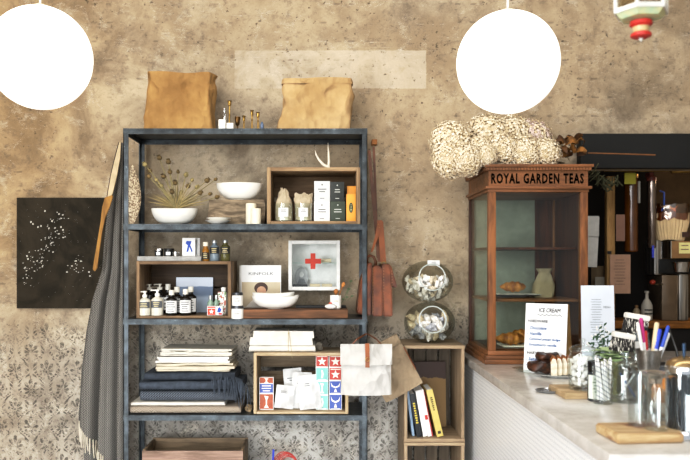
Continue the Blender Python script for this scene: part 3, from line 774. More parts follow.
# magazine
mg = T('magazine', 'cream lifestyle magazine with a portrait cover leaning behind the white bowls', 'magazine', ((X(240.8, 4.05)+X(281, 4.05))/2, 4.05, bz))
h2 = 20*K(4.05); H = Z(265, 4.05)-bz; A = rx(-.10)
m = M(); m.box(-h2, h2, 0, .008, 0, H, rot=A, piv=(0, 0, 0)); m.part('cover', PAPERW, mg)
m = M(); m.box(-h2*.97, h2*.97, -.0008, -.0002, .002, H*.6, rot=A, piv=(0, 0, 0)); m.part('cover_photo', mat('beige backdrop print', '#b9ab92', .6, var=.04), mg)
pz = H*.34
def disc(m, cx, cz, rx_, rz_, y, n=24):
    return m.prism([(cx+rx_*math.cos(2*PI*k/n), cz+rz_*math.sin(2*PI*k/n)) for k in range(n)], y-.0004, y, rot=A)
m = M(); m.prism([(-h2*.75, .003), (h2*.72, .003), (h2*.55, pz*.45), (h2*.2, pz*.75), (-h2*.15, pz*.75), (-h2*.5, pz*.42)], -.0014, -.001, rot=A); m.part('portrait_blouse', mat('white blouse print', '#dfdad0', .6), mg)
m = M(); disc(m, 0, pz*1.35, h2*.34, H*.135, -.0015); m.part('portrait_hair', mat('dark brown hair print', '#4a3226', .6), mg)
m = M(); disc(m, h2*.02, pz*1.16, h2*.23, H*.105, -.0022); m.part('portrait_face', mat('skin print', '#c99f83', .6), mg)
text('KINFOLK', 'title_lettering', GREYP, mg, (0, -.0012 + math.sin(.10)*H*.80, H*.80*math.cos(.10)), 0.0150, h2*1.25, rot=(PI/2-.10+.0, 0, 0))
m = M(); m.box(X(240, 4.07)-.004, X(279, 4.07), 4.066, 4.074, bz, Z(265.4, 4.07), rot=rx(-.09), piv=(0, 4.07, bz)); m.solo('magazine', mat('grey white cover', '#d2d0ca', .7, var=.04), 'second magazine almost hidden behind the portrait cover', 'magazine')
# bowls on the board
def boat(name, label, loc, a, b, h, rise, tilt=0, rz=0):
    m = M(); m.lathe([(0, 0)] + bowl_prof(a, h, .34, .0045), 40, sy=b/a)
    for v in m.bm.verts:
        if v.co.z > h*.25: v.co.z += rise*(v.co.x/a)**2*(v.co.z/h) * (1.2 if v.co.x > 0 else .8)
    if tilt: bmesh.ops.transform(m.bm, matrix=ry(tilt), verts=m.bm.verts)
    return m.solo(name, WHITE, label, 'bowl', loc, rz)
boat('oval_bowl', 'lower of two nested white oval bowls on the walnut board', (X(275.5, 3.97), 3.97, bz), .121, .07, .058, .010)
boat('oval_bowl', 'upper of two nested white oval bowls on the walnut board', (X(273.5, 3.97), 3.97, bz+.027), .108, .060, .048, .009)
# slate tray, cup, spoons, balls
m = M(); m.box(X(296, 4.02), X(346, 4.02), 3.99, 4.075, bz, bz+.012, bev=.003); m.solo('slate_tray', mat('black slate', '#1f1f20', .55, var=.2), 'flat black slate tray at the back of the walnut board', 'tray')
cp = T('white_cup', 'small white handleless cup holding wooden spoons', 'cup', (X(335.6, 3.95), 3.95, bz)); r = 5.6*K(3.95); h = Z(295.2, 3.95)-bz
m = M(); m.lathe([(0, 0), (r*.85, 0), (r, .004), (r, h), (r-.003, h), (r-.003, .005), (0, .005)], 26); m.part('cup_body', WHITE, cp)
m = M(); arcbars(m, r+.0006, h*.5, h*.7, 2, .5, 3); m.part('gold_lettering', GOLD, cp)
SPW = wood('spoon wood', '#b0763c', '#7c4c22', (8, 8, 1), 4)
for i, (hx, hy, lb) in enumerate(((336, 291.5, 'wooden spoon with a round bowl in the white cup'), (343.2, 284.5, 'slim wooden spoon leaning out of the white cup'))):
    s = T('wooden_spoon', lb, 'spoon', (X(335.6, 3.95), 3.95, bz+.006)); top = Vector((X(hx, 3.95)-X(335.6, 3.95), .004-.008*i, Z(hy, 3.95)-bz-.006)); bot = Vector((-.004*i-.002, .006-.012*i, .0035))
    m = M(); m.tube([bot, top], [.0028, .0024], 8); m.part('handle', SPW, s)
    m = M(); d = (top-bot).normalized(); m.ball((0, 0, 0), .012 if i == 0 else .009, 2, (1, .35, 1.15 if i == 0 else 1.6)); bmesh.ops.transform(m.bm, matrix=Matrix.Translation(top) @ Vector((0, 0, 1)).rotation_difference(d).to_matrix().to_4x4(), verts=m.bm.verts); m.part('spoon_bowl', SPW, s)
m = M(); m.ball((0, 0, .0095), .0095, 3); m.solo('coral_ball', mat('coral clay', '#e0573f', .6, var=.05), 'small coral red ball in front of the white cup', 'ball', (X(330.4, 3.925), 3.925, Z(306.0, 3.925)))
m = M(); m.ball((0, 0, .0), 1, 3, (.031, .019, .0138), .08, 2)
lo = min(v.co.z for v in m.bm.verts)
for v in m.bm.verts: v.co.z -= lo
m.solo('pebble', mat('white pebble', '#dcd9d2', .6, var=.06), 'smooth white pebble at the corner of the walnut board', 'pebble', (X(330.8, 3.915), 3.915, bz))
# green sprig
sp = T('green_sprig', 'thin green sprig behind the white cup', 'sprig', (X(340, 4.04), 4.035, bz+.0125))
LG = mat('leaf green', '#5d7a4a', .6, var=.2)
b0 = Vector((0, 0, 0)); tips = [(351, 281), (349, 289), (347, 297), (343, 299), (352, 296)]
m = M(); mm = M()
m.tube([b0, (.02, 0, .03), (X(348, 4.04)-X(340, 4.04), 0, Z(288, 4.04)-bz-.0125)], .0012, 5)
for px, py in tips:
    t = Vector((X(px, 4.04)-X(340, 4.04), -.005, Z(py, 4.04)-bz-.0125)); m.tube([b0.lerp(t, .5)+Vector((.008, 0, 0)), t], .0009, 5)
    mm.ball(t, .008, 1, (1.2, .2, .5), .1)
m.part('stem', LG, sp); mm.part('leaf', LG, sp)
# first aid cabinet
ca0, ca1, cb0, cb1 = X(288.4, 4.12), X(340, 4.12), Z(290.4, 4.12), Z(240.4, 4.12)
fc = T('first_aid_cabinet', 'white wooden first aid cabinet with glass door and red cross', 'cabinet', ((ca0+ca1)/2, 4.12, cb0)); h2 = (ca1-ca0)/2; H = cb1-cb0; dp = WALL-.004-4.12
PWH = mat('chipped white paint', '#e2e1dc', .55, var=.08, sc=25, bump=.15, bsc=50)
m = M()
for a in ((-h2, -h2+.012, .02, dp, 0, H), (h2-.012, h2, .02, dp, 0, H), (-h2+.012, h2-.012, .02, dp, H-.012, H), (-h2+.012, h2-.012, .02, dp, 0, .012), (-h2+.012, h2-.012, dp-.008, dp, .012, H-.012)): m.box(*a)
m.part('cabinet_case', PWH, fc)
m = M(); fw = .019
for a in ((-h2, -h2+fw, 0, .0195, 0, H), (h2-fw, h2, 0, .0195, 0, H), (-h2+fw, h2-fw, 0, .0195, H-fw, H), (-h2+fw, h2-fw, 0, .0195, 0, fw)): m.box(*a, bev=.002)
m.jitter(.0008, 12, 2)
dr = m.part('door', PWH, fc, 'white framed glass door')
m = M(); m.box(-h2+fw-.004, h2-fw+.004, .008, .010, fw-.004, H-fw+.004); m.part('glass_pane', glass('pale pane', '#fdfefe', .45, base=.04), dr)
cxm = X(313, 4.12)-(ca0+ca1)/2; czm = Z(261.2, 4.12)-cb0; a_ = .042; b_ = .013
m = M(); m.prism([(cxm-a_, czm-b_), (cxm-b_, czm-b_), (cxm-b_, czm-a_), (cxm+b_, czm-a_), (cxm+b_, czm-b_), (cxm+a_, czm-b_), (cxm+a_, czm+b_), (cxm+b_, czm+b_), (cxm+b_, czm+a_), (cxm-b_, czm+a_), (cxm-b_, czm+b_), (cxm-a_, czm+b_)], .0062, .0078); m.part('red_cross', mat('faded red paint', '#c4402c', .6, var=.12, sc=40), dr)
m = M(); m.box(-h2+.013, h2-.013, .024, dp-.009, H*.54, H*.54+.004); m.part('glass_shelf', glass('shelf glass', '#f6fcfa', .3, base=.03), fc)
m = M(); m.lathe([(0, -.028), (.0105, -.028), (.0105, .028), (0, .028)], 16, rot=ry(PI/2)); o1 = m.solo('bandage_roll', mat('cream gauze', '#d9c9a8', .9, var=.08), 'rolled cream bandage on the glass shelf of the first aid cabinet', 'bandage', (X(326, 4.19), 4.185, cb0+H*.54+.0152))
for i, (px, lb) in enumerate(((315, 'first rolled bandage on the floor of the first aid cabinet'), (327, 'second rolled bandage on the floor of the first aid cabinet'))):
    dup(o1, (X(px, 4.185), 4.185, cb0+.0125+.0106), 0, lb)
m = M(); m.box(-.04, .04, 0, .04, 0, .018, bev=.004); m.solo('black_case', BLACK, 'flat black case at the bottom of the first aid cabinet', 'case', (X(300, 4.19), 4.17, cb0+.0125))
pt = T('oval_reflection', 'oval grey portrait reflection shaped as a card inside the first aid cabinet', 'picture', (X(301.5, 4.2), 4.225, cb0+.0125+.0))  # reflection in the door glass, built as an oval card
m = M(); m.lathe([(0, -.002), (.032, -.002), (.032, .002), (0, .002)], 32, (0, 0, .0555), sx=1.15, sy=1.72, rot=rx(PI/2)); m.part('reflection_card', mat('grey reflection card', '#a9aaa8', .7, var=.25, sc=25), pt)
m = M(); m.lathe([(0, -.0006), (.012, -.0006), (.012, .0006), (0, .0006)], 20, (0, -.003, .07), sx=1, sy=1.3, rot=rx(PI/2)); m.part('portrait_head', mat('light grey print', '#cfcfcb', .7), pt)
m = M(); m.prism([(-.024, .02), (.024, .02), (.014, .048), (-.014, .048)], -.0036, -.0024); m.part('portrait_shoulders', mat('dark grey print', '#6c6f70', .7), pt)
# ================================================================== FOURTH SHELF
def folded(name, label, x0, x1, y0, y1, z0, z1, mt, n, seed, cat='folded cloth', bulge=.006, wav=.004, parts=None, group=None):
    """a folded cloth: n soft layers seen as rolls at the front edge, one continuous fold"""
    m = M(); H = z1-z0
    for k in range(n):
        a, b = z0 + H*k/n, z0 + H*(k+1)/n
        rr = random.Random(seed*31+k); dx0 = rr.uniform(-1, 1)*wav*1.7; dx1 = rr.uniform(-1, 1)*wav*1.7; dy = rr.uniform(-.006, .010)
        nb = len(m.bm.verts)
        m.box(x0+dx0, x1+dx1, y0+dy, y1, a, b)
        bm = m.bm; bm.verts.ensure_lookup_table()
        vs = bm.verts[nb:]
        es = list({e for v in vs for e in v.link_edges})
        long = [e for e in es if abs(e.verts[0].co.x - e.verts[1].co.x) > .02]
        bmesh.ops.subdivide_edges(bm, edges=long, cuts=22)
        bm.verts.ensure_lookup_table(); vs = bm.verts[nb:]
        es = [e for v in vs for e in v.link_edges if abs(e.verts[0].co.y-y0-dy) < .001 and abs(e.verts[1].co.y-y0-dy) < .001 and abs(e.verts[0].co.z-e.verts[1].co.z) < 1e-5]
        bmesh.ops.bevel(bm, geom=list(set(es)), offset=(b-a)*.46, segments=3, affect='EDGES', profile=.5)
    for v in m.bm.verts:
        q = Vector((v.co.x*9+seed, v.co.y*6, v.co.z*14))
        v.co.z += wav*noise.noise(q)*min(1, (v.co.z-z0)/H*2) ; v.co.y += wav*noise.noise(q+Vector((5, 9, 2)))
        v.co.x += wav*noise.noise(q+Vector((15, 4, 2)))
        if v.co.z < z0: v.co.z = z0
    return m
def cloth_solo(name, label, px0, px1, pt, pb, yf, yb, mt, n, seed, zb=None, group=None, wav=.004, frm=3.95):
    z0 = zb if zb is not None else Z(pb, frm); z1 = Z(pt, frm)
    m = folded(name, label, X(px0, frm), X(px1, frm), yf, yb, z0, z1, mt, n, seed, wav=wav)
    return m.solo(name, mt, label, 'blanket' if 'throw' in name or 'blanket' in name else 'folded cloth'), z1
def weave(name, c1, c2, sc, z2=1.0, rough=.95):
    t = NT(name); t.set(rough, 0, .1); x, y, z = t.xyz(); n = t.noise(14, 4)
    zz = ((x * (sc*.35)).tri() * .9 + z * sc * z2 + y * sc).fr()
    t.color(t.mix(zz.step(.35, .65), t.mix(n.step(.3, .7), c1, c2), c2 if False else t.mix(n.step(.3, .7), c2, c1)))
    t.bump(zz, .3, .003); return t.m
def weave2(name, c1, c2, sc):
    t = NT(name); t.set(.95, 0, .1); x, y, z = t.xyz()
    zz = ((x + y*.5) * sc + ((z * (sc*.5)).tri() - .5) * 1.6).fr()
    n = t.noise(3, 3)
    t.color(t.mix(zz.step(.3, .6), c1, t.mix(n.step(.3, .7), c2, c2))); t.bump(zz, .25, .003); return t.m
TAUPE = weave('taupe waffle', '#7d7264', '#a2978a', 95)
HERR = weave2('dark herringbone', '#1e2229', '#666c74', 75)
NAVY = mat('charcoal navy wool', '#474f5a', .95, var=.2, sc=40, bump=.5, bsc=140); NAVY2 = mat('black navy wool', '#3a414b', .95, var=.2, sc=40, bump=.5, bsc=140)
z = T4 + .003
o, z = cloth_solo('folded_blanket', 'taupe waffle blanket at the bottom of the folded textile stack', 132.5, 242, 404.6, 0, 3.885, 4.19, TAUPE, 1, 3, zb=z, wav=.003)
o, z = cloth_solo('folded_sheet', 'thin white folded sheet between taupe blanket and dark throws', 133.5, 226, 400.6, 0, 3.89, 4.18, LINEN, 1, 5, zb=z+.004, wav=.003)
th1, z = cloth_solo('folded_throw', 'dark herringbone throw, lowest of the three dark throws in the stack', 141, 238, 390, 0, 3.90, 4.18, HERR, 1, 7, zb=z+.007, wav=.004)
th2, z = cloth_solo('folded_throw', 'charcoal navy throw with long fringe, middle of the dark throws', 142, 242, 380.5, 0, 3.905, 4.18, NAVY, 1, 9, zb=z+.008, wav=.005)
th3, z = cloth_solo('folded_throw', 'charcoal navy throw under the white linens, topmost of the dark throws', 146, 236, 372, 0, 3.91, 4.17, NAVY2, 1, 11, zb=z+.008, wav=.005)
# fringe hanging over the stack end
def fringe(parent, pts, mt, r=.0022, seed=0):
    m = M(); rr = random.Random(seed)
    for a, L, dx in pts:
        a = Vector(a); m.tube([a, a+Vector((dx*.4, -.006, -L*.35)), a+Vector((dx*.8, -.005, -L*.7)), a+Vector((dx, -.002+rr.uniform(-.004, .003), -L))], [r, r*1.2, r*1.1, r*.6], 6)
    return m.part('fringe', mt, parent)
rr = random.Random(4)
pts = []
for k in range(30):
    px = 213 + k*1.2; py = 377 + (k/30)**2*9 + rr.uniform(-2, 2); dx = rr.uniform(-.012, .022)
    pts.append(((X(px, 3.893), 3.884 - rr.uniform(0, .012), Z(py, 3.89)), rr.uniform(.07, .13)*(1 if k > 6 else .8), dx))
fringe(th2, pts, NAVY, seed=2)
pts = []
for k in range(14):
    px = 222 + k*1.5; py = 372 + k*.5; pts.append(((X(px, 3.9), 3.888-rr.uniform(0, .006), Z(py, 3.9)), rr.uniform(.05, .09), rr.uniform(.0, .03)))
fringe(th3, pts, NAVY2, seed=3)
LINS = [mat('natural linen a', '#d2cdc0', .92, var=.1, sc=12, bump=.3, bsc=200), mat('white linen b', '#dcd9d2', .92, var=.06, sc=12, bump=.3, bsc=200), mat('cream linen c', '#cac0aa', .92, var=.1, sc=12, bump=.3, bsc=200)]
lz = z + .005
lin_rows = [(159.5, 230, 371.5, 0, 'bottom'), (159, 232, 363.5, 2, 'second'), (158, 232, 356.6, 1, 'third'), (164, 232.5, 349, 0, 'topmost')]
for k, (a, b, pt, c, w) in enumerate(lin_rows):
    o, z1 = cloth_solo('folded_linen', {'bottom': 'white folded linen directly on the dark throws', 'second': 'cream striped folded linen, second up from the dark throws', 'third': 'white folded linen second from the top of the stack', 'topmost': 'crumpled white linen on top of the textile stack'}[w], a, b, pt, 0, 3.925+.002*k, 4.15, LINS[c], 4 if k in (0, 3) else 3, 21+k, zb=lz, wav=.0115, frm=3.96)
    lz = z1 + .006
m = M(); m.ball((0, 0, .02), .022, 2, (.9, .8, .95), .5, 3); m.solo('shell', mat('mottled shell', '#a08a6a', .7, var=.4, sc=60, bump=.5, bsc=80), 'small mottled shell tucked beside the pale crate on the textile shelf', 'shell', (X(248.6, 3.95), 3.95, T4))
# pale crate
pc0, pc1, pcz = X(253.6, 3.885), X(348.4, 3.885), Z(352.8, 3.885)
crate('wooden_crate', 'pale wooden crate of cards and matchboxes on the textile shelf', pc0, pc1, 3.885, 4.15, T4+.001, pcz, (PALE, PALEV, wood('grey crate slat', '#8c7a62', '#64543f', (1.2, 12, 12), 2.5)), t=.015, back=((0, .60), (.68, 1)))
zi = T4 + .0145
# bundle tied with string
bt = T('linen_bundle', 'thick white folded linen bundle tied with string on the pale crate', 'folded cloth', (X(283, 3.95), 3.95, pcz+.002))
m = folded('b', '', -.168, .168, -.05, .16, 0, Z(330.5, 3.95)-pcz, LINEN, 3, 41, wav=.006)
for v in m.bm.verts:
    f = 1-.10*(v.co.z/.12)
    v.co.x *= f
m.part('folded_linen', LINEN, bt)
m = M(); hz = Z(330.5, 3.95)-pcz+.004
for dx in (0.03,):
    m.tube([(dx, -.064, .0), (dx, -.066, hz*.5), (dx, -.052, hz-.004), (dx, -.03, hz+.004), (dx, .08, hz+.005)], .0016, 6)
m.tube([(.03, -.05, hz+.001), (.045, -.072, hz*.2), (.05, -.07, -.03)], .0013, 6)
m.part('string', mat('jute string', '#b8a684', .9), bt)
m = M(); m.ball((0, 0, .022), .022, 2, (.95, .6, 1.0), .35, 8); m.solo('dried_pod', mat('grey dry pod', '#6f675a', .8, var=.3, sc=50), 'small grey dried pod at the end of the linen bundle', 'pod', (X(319, 3.96), 3.96, pcz+.001))
def boxed(name, label, px0, px1, pt, pb, D, mt, art, zb=None, depth=.02):
    z0 = zb if zb is not None else Z(pb, D); x0, x1 = X(px0, D), X(px1, D)
    c = T(name, label, 'matchbox', ((x0+x1)/2, D, z0)); h = (x1-x0)/2; H = Z(pt, D)-z0
    m = M(); m.box(-h, h, 0, depth, 0, H, bev=.0008); m.part('carton', PAPERW, c)
    m = M(); m.box(-h*.93, h*.93, -.0008, -.0001, H*.05, H*.95); m.part('colour_face', mt, c)
    m = M()
    if art == 'star':
        R = min(h, H*.5)*.74; m.prism([(math.sin(k*PI/5)*(R if k % 2 == 0 else R*.42), H*.45+math.cos(k*PI/5)*(R if k % 2 == 0 else R*.42)) for k in range(10)], -.0016, -.0009)
        m.box(-h*.8, h*.8, -.0016, -.0009, H*.82, H*.88)
    elif art == 'bird':
        m.prism([(-h*.15, H*.2), (h*.1, H*.2), (h*.25, H*.5), (h*.1, H*.78), (-h*.12, H*.78), (-h*.05, H*.5)], -.0016, -.0009); m.box(-h*.7, h*.7, -.0016, -.0009, H*.07, H*.11)
    elif art == 'arch':
        m.prism([(-h*.75, H*.86), (-h*.6, H*.55), (0, H*.42), (h*.6, H*.55), (h*.75, H*.86), (h*.45, H*.62), (0, H*.54), (-h*.45, H*.62)], -.0016, -.0009); m.prism([(-h*.25, H*.14), (h*.25, H*.14), (h*.08, H*.36), (-h*.08, H*.36)], -.0016, -.0009)
        m.box(-h*.7, h*.7, -.0016, -.0009, H*.04, H*.08)
    elif art == 'tree':
        m.prism([(-h*.35, H*.12), (h*.35, H*.12), (h*.08, H*.3), (h*.1, H*.6), (h*.32, H*.8), (-h*.3, H*.86), (-h*.08, H*.6), (-h*.08, H*.3)], -.0016, -.0009)
    elif art == 'band':
        bars(m, -h*.85, h*.85, H*.12, H*.88, 3, -.0009, 3, .9, .35)
    m.part('emblem_lettering', mat('pale print', '#efe9df', .65), c)
    return c
RED = mat('poster red', '#b2463d', .6, var=.06); TEAL = mat('mint teal', '#7dbab2', .6, var=.06); BLU = mat('poster blue', '#485c9e', .6, var=.06); RUST = mat('rust striped card', '#a5583e', .65, var=.15, sc=60)
Dp = 3.925
def stack(cols):
    for px0, px1, rows in cols:
        zb = zi + .0005
        for (pt, mt, art, lb) in rows[::-1]:
            c = boxed('matchbox', lb, px0, px1, pt, 0, Dp, mt, art, zb=zb); zb = Z(pt, Dp) + .0006
stack([(315.8, 328.3, [(354.6, RED, 'star', 'red star matchbox crowning the inner column in the pale crate'), (367.2, TEAL, 'bird', 'mint teal matchbox directly under the inner red star box'), (381, TEAL, 'tree', 'mint teal matchbox second from the bottom of the inner column'), (395, TEAL, 'bird', 'mint teal matchbox at the bottom of the inner column')]),
       (329.2, 341.8, [(354.6, RED, 'star', 'red star matchbox topping the outer column by the crate wall'), (367.4, RED, 'star', 'second red star matchbox down the outer column'), (380.5, BLU, 'arch', 'blue matchbox under two red star boxes in the outer column'), (394, BLU, 'arch', 'blue matchbox at the bottom of the outer column')]),
       (259.3, 273.5, [(377.3, RUST, 'tree', 'rust striped matchbox on top of the blue one'), (383.5, BLU, 'band', 'blue lettered matchbox between two rust striped ones'), (393.3, RUST, 'tree', 'rust striped matchbox at the bottom of its stack')])])
def pouch(label, px0, px1, pt, pb, D, tilt, seed, lean=-.12, zb=None):
    w = (px1-px0)*K(D); H = (pb-pt)*K(D)
    c = T('paper_pouch', label, 'pouch', (X((px0+px1)/2, D), D, zi+.001))
    m = M()
    def mk(off, s):
        return lambda u, v: Vector(((u-.5)*w*(1-.03*v), off*math.sin(PI*min(1, v*1.0))*math.sin(PI*u)**.7*s + .0035*facet(Vector((u*5+seed, s, v*7)), seed), H*v))
    m.sheet(mk(-.011, 1), 16, 18); m.sheet(mk(.006, 1), 16, 18)
    bmesh.ops.remove_doubles(m.bm, verts=m.bm.verts, dist=.0006)
    m2 = M(); bars(m2, -w*.3, w*.15, H*.66, H*.78, 2, -.0150, seed, .7, .3)
    R = rx(lean) @ ry(tilt)
    for mm in (m, m2):
        bmesh.ops.transform(mm.bm, matrix=R, verts=mm.bm.verts)
    lo = min(v.co.z for v in m.bm.verts)
    for mm in (m, m2):
        for v in mm.bm.verts: v.co.z -= lo
    m.part('pouch_body', crumple('soft white paper', '#cfcfcd', '#c2c2c0'), c, ang=20); m2.part('fine_lettering', GREYP, c)
pouch('white paper pouch lying lowest next to the rust matchboxes', 274, 293, 386, 409, 3.93, .10, 1)
pouch('white paper pouch leaning at the back of the pale crate', 286, 305, 370, 408, 3.985, -.10, 2)
pouch('white paper pouch in the middle of the pale crate', 291, 311, 373, 409, 3.945, .03, 3)
pouch('white paper pouch in front, against the mint matchboxes', 300, 322, 377, 411, 3.91, -.10, 4)

# ================================================================== FIFTH SHELF
bx = T('wooden_box', 'weathered open-topped wooden box on the lowest visible shelf', 'crate', (X(192.5, 3.9), 3.9, T5)); h2 = 50.5*K(3.9); H = Z(451, 3.9)-T5; dd = .26
for s in (-1, 1):
    m = M(); m.box(s*h2, s*(h2-.014), .0145, dd-.0145, 0, H+.004, bev=.002); m.part('end_panel', CRATED, bx)
for n_, a in (('front_slat', ((0, .0145, 0, H*.48), (0, .0145, H*.5, H))), ('back_slat', ((dd-.0145, dd, 0, H*.48), (dd-.0145, dd, H*.5, H+.01)))):
    for (ya, yb, za, zb_) in a:
        m = M(); m.box(-h2, h2, ya, yb, za, zb_, bev=.002); m.part(n_, wood('pinkish worn wood', '#9a8274', '#6f5b4d', (1.2, 12, 12), 2.4) if n_ == 'front_slat' else CRATED, bx)
m = M(); m.box(-h2+.0145, h2-.0145, .0145, dd-.0145, 0, .01); m.part('bottom_panel', CRATED, bx)
REDC = mat('red cable', '#b23a30', .5)
m = M()
Rr = 16*K(4.0); cxx, czz = X(285, 4.0), T5+ Rr + .006
Rr = (Z(450.5, 4.0)-T5)/2 - .004; czz = T5 + Rr + .004
pts = []
for k in range(130):
    a = -PI/2 + k/129*2*PI*5; R_ = Rr*(1-.03*(k % 7)/7 - .05*(k//26)); pts.append((cxx + R_*.62*math.cos(a) + .004*(k//26), 4.0 + .002*(k//26), czz + R_*math.sin(a)))
m.tube(pts, .0024, 6); m.solo('cable_coil', REDC, 'red cable coil standing on the lowest visible shelf', 'cable')
m = M(); m.tube([(X(271.5, 3.97), 3.97, T5+.005), (X(273.4, 3.97), 3.97, Z(449.5, 3.97))], [.006, .005], 10); m.solo('blue_marker', mat('bright blue plastic', '#3448c0', .4), 'bright blue marker standing beside the red cable coil', 'pen')

# ================================================================== BLANKET ON THE UNIT'S END
BLK = weave2('grey herringbone throw', '#454340', '#827f79', 84)
bl = T('hanging_throw', 'long grey herringbone throw hanging at the end of the shelving unit', 'blanket', (X(122, 4.0), 4.0, 0))
bx0, by0 = X(122, 4.0), 4.0
LE = [(143, 120.5), (165, 116), (200, 108), (240, 103.5), (270, 101), (300, 91), (330, 85), (370, 80), (423, 76.5), (460, 76)]
def lerp_tab(tab, y):
    for (a, b), (c, d) in zip(tab, tab[1:]):
        if y <= c: return b + (d-b)*max(0, (y-a))/(c-a)
    return tab[-1][1]
def hem(u): return 421 + 34*min(1, u/.62)**1.1 if u < .62 else 510
def thr(u, v, ox=0, dy=0, hemf=hem, top=143):
    py = top + (hemf(u)-top)*v; xl = lerp_tab(LE, py); px = xl + (125.0-xl)*u + ox
    amp = .008 + .046*v**.7
    fold = math.sin(u*17 + .8*math.sin(v*2.2)) * .6 + math.sin(u*31+1.3)*.25
    D = by0 + amp*fold*.9 + dy - .02*v
    return Vector((X(px, by0)-bx0 + .006*math.cos(u*17)*v, D-by0, Z(py, by0)))
m = M(); m.sheet(lambda u, v: thr(u, v), 70, 60, .004); m.part('woven_cloth', BLK, bl, ang=60)
LE2 = LE
m = M(); m.sheet(lambda u, v: thr(.15+u*.8, v, 0, .05, hemf=lambda u: 530, top=200), 40, 30, .004); m.part('back_fold', BLK, bl, ang=60)
m = M(); rr = random.Random(19); FRM = mat('cream fringe', '#cfc6b4', .95, var=.2)
for k in range(19):
    u = .02 + .59*k/18; a = thr(u, 1) + Vector((0, -.004, .004)); L = rr.uniform(.07, .10)
    m.tube([a, a+Vector((rr.uniform(-.003, .004), -.006, -L*.4)), a+Vector((rr.uniform(-.003, .010), -.004, -L))], [.0035, .0045, .0022], 6)
m.part('fringe', FRM, bl)
# inner fold seen between the posts
m = M(); m.sheet(lambda u, v: Vector((X(129, 4.05) + .022*u + .004*math.sin(v*5) - bx0, .05 + .012*math.sin(u*9), Z(148+ (520-148)*v, 4.05))), 10, 30, .004)
# pale canvas edge and wooden spatula hanging with it
CANV = mat('cream canvas', '#cdb998', .9, var=.1, sc=20)
m = M(); pts = [(121.2, 142.5), (119.3, 143), (116, 155), (111, 176), (107.5, 197), (108.6, 199), (113, 194), (117.5, 175), (120.5, 158)]
m.prism([(X(a, 3.96)-X(114, 3.96), Z(b, 3.96)) for a, b in pts], -.004, .004)
st = T('canvas_strap', 'cream canvas strap with dark edge hanging above the grey throw', 'strap', (X(114, 3.95), 3.945, 0)); m.part('strap_cloth', CANV, st)
m = M(); m.tube([(X(a, 3.96)-X(114, 3.96), -.004, Z(b, 3.96)) for a, b in pts[1:6]], .002, 6); m.part('dark_piping', mat('dark piping', '#3f3a34', .9), st)
SPA = wood('golden wood', '#a9803f', '#7d5a28', (6, 6, 1.5), 3)
pts = [(114.5, 196.5), (113.2, 195.6), (106, 198), (103.6, 207), (102, 222), (99, 240), (95.2, 262), (94, 269), (96, 271.6), (98.6, 268), (100.6, 252), (103.4, 232), (106, 218), (111, 207)]
m = M(); m.prism([(X(a, 3.93)-X(104, 3.93), Z(b, 3.93)) for a, b in pts], -.005, .005)
es = m.bm.edges[:]; bmesh.ops.bevel(m.bm, geom=es, offset=.0025, segments=2, affect='EDGES')
m.solo('hanging_spatula', SPA, 'golden wooden spatula hanging in front of the grey throw', 'spatula', (X(104, 3.925), 3.905, 0))

# ================================================================== DARK CANVAS ON THE WALL
CW = WALL - .035
cv = T('canvas_picture', 'nearly black canvas with scattered white blossom marks on the wall', 'painting', (X(67, CW), CW, Z(253, CW))); h2x = (117.5-16.8)/2*K(CW); h2z = (307.8-197.2)/2*K(CW)
CVM = NT('near black canvas'); CVM.set(.85, 0, .15); _n = CVM.noise(3, 4, .6, None, 2.5); CVM.color(CVM.mix(_n.step(.35, .65), '#26221a', '#393227')); CVM.bump(CVM.noise(14, 4, .5, None, 2), .3, .01)
m = M(); m.box(-h2x, h2x, 0, .03, -h2z, h2z, bev=.002); m.part('canvas_panel', CVM.m, cv)
m = M(); rr = random.Random(5)
def spot(px, py, r, el=1, an=0):
    c = Vector((X(px, CW)-X(67, CW), 0, Z(py, CW)-Z(253, CW)))
    r *= .72; m.prism([(c.x + r*(math.cos(t)*math.cos(an)*el - math.sin(t)*math.sin(an)), c.z + r*(math.cos(t)*math.sin(an)*el + math.sin(t)*math.cos(an))) for t in [2*PI*k/7 for k in range(7)]], -.0006, -.0001)
for k in range(95):   # the main spray, bottom corner up to the middle
    t = rr.random()**.8; bx_ = 22 + 40*t + rr.gauss(0, 5); by_ = 283 - 62*t**1.1 + rr.gauss(0, 5+4*t)
    if 19 < bx_ < 115 and 200 < by_ < 304: spot(bx_, by_, rr.uniform(.0018, .0052), rr.uniform(1, 1.9), rr.uniform(-.3, 1.2))
for (a, b) in ((38, 227), (33, 224), (31, 222), (41, 226), (52, 221), (59, 214), (61, 227), (63, 230), (27, 256), (28, 259), (45, 211), (55, 228)): spot(a, b, .006, 1.3, rr.uniform(0, 2))
for k in range(16): spot(66 + rr.gauss(8, 6), 264+rr.gauss(0, 6), rr.uniform(.002, .0055), rr.uniform(1, 1.6), .4)
for (a, b) in ((76, 261), (72, 266), (89, 272), (90, 276), (67, 272)): spot(a, b, .006, 1.2)
for k in range(70): spot(rr.uniform(20, 114), rr.uniform(201, 304), .0012)
m.part('blossom_pattern', mat('white paint flecks', '#c9c5ba', .7), cv)

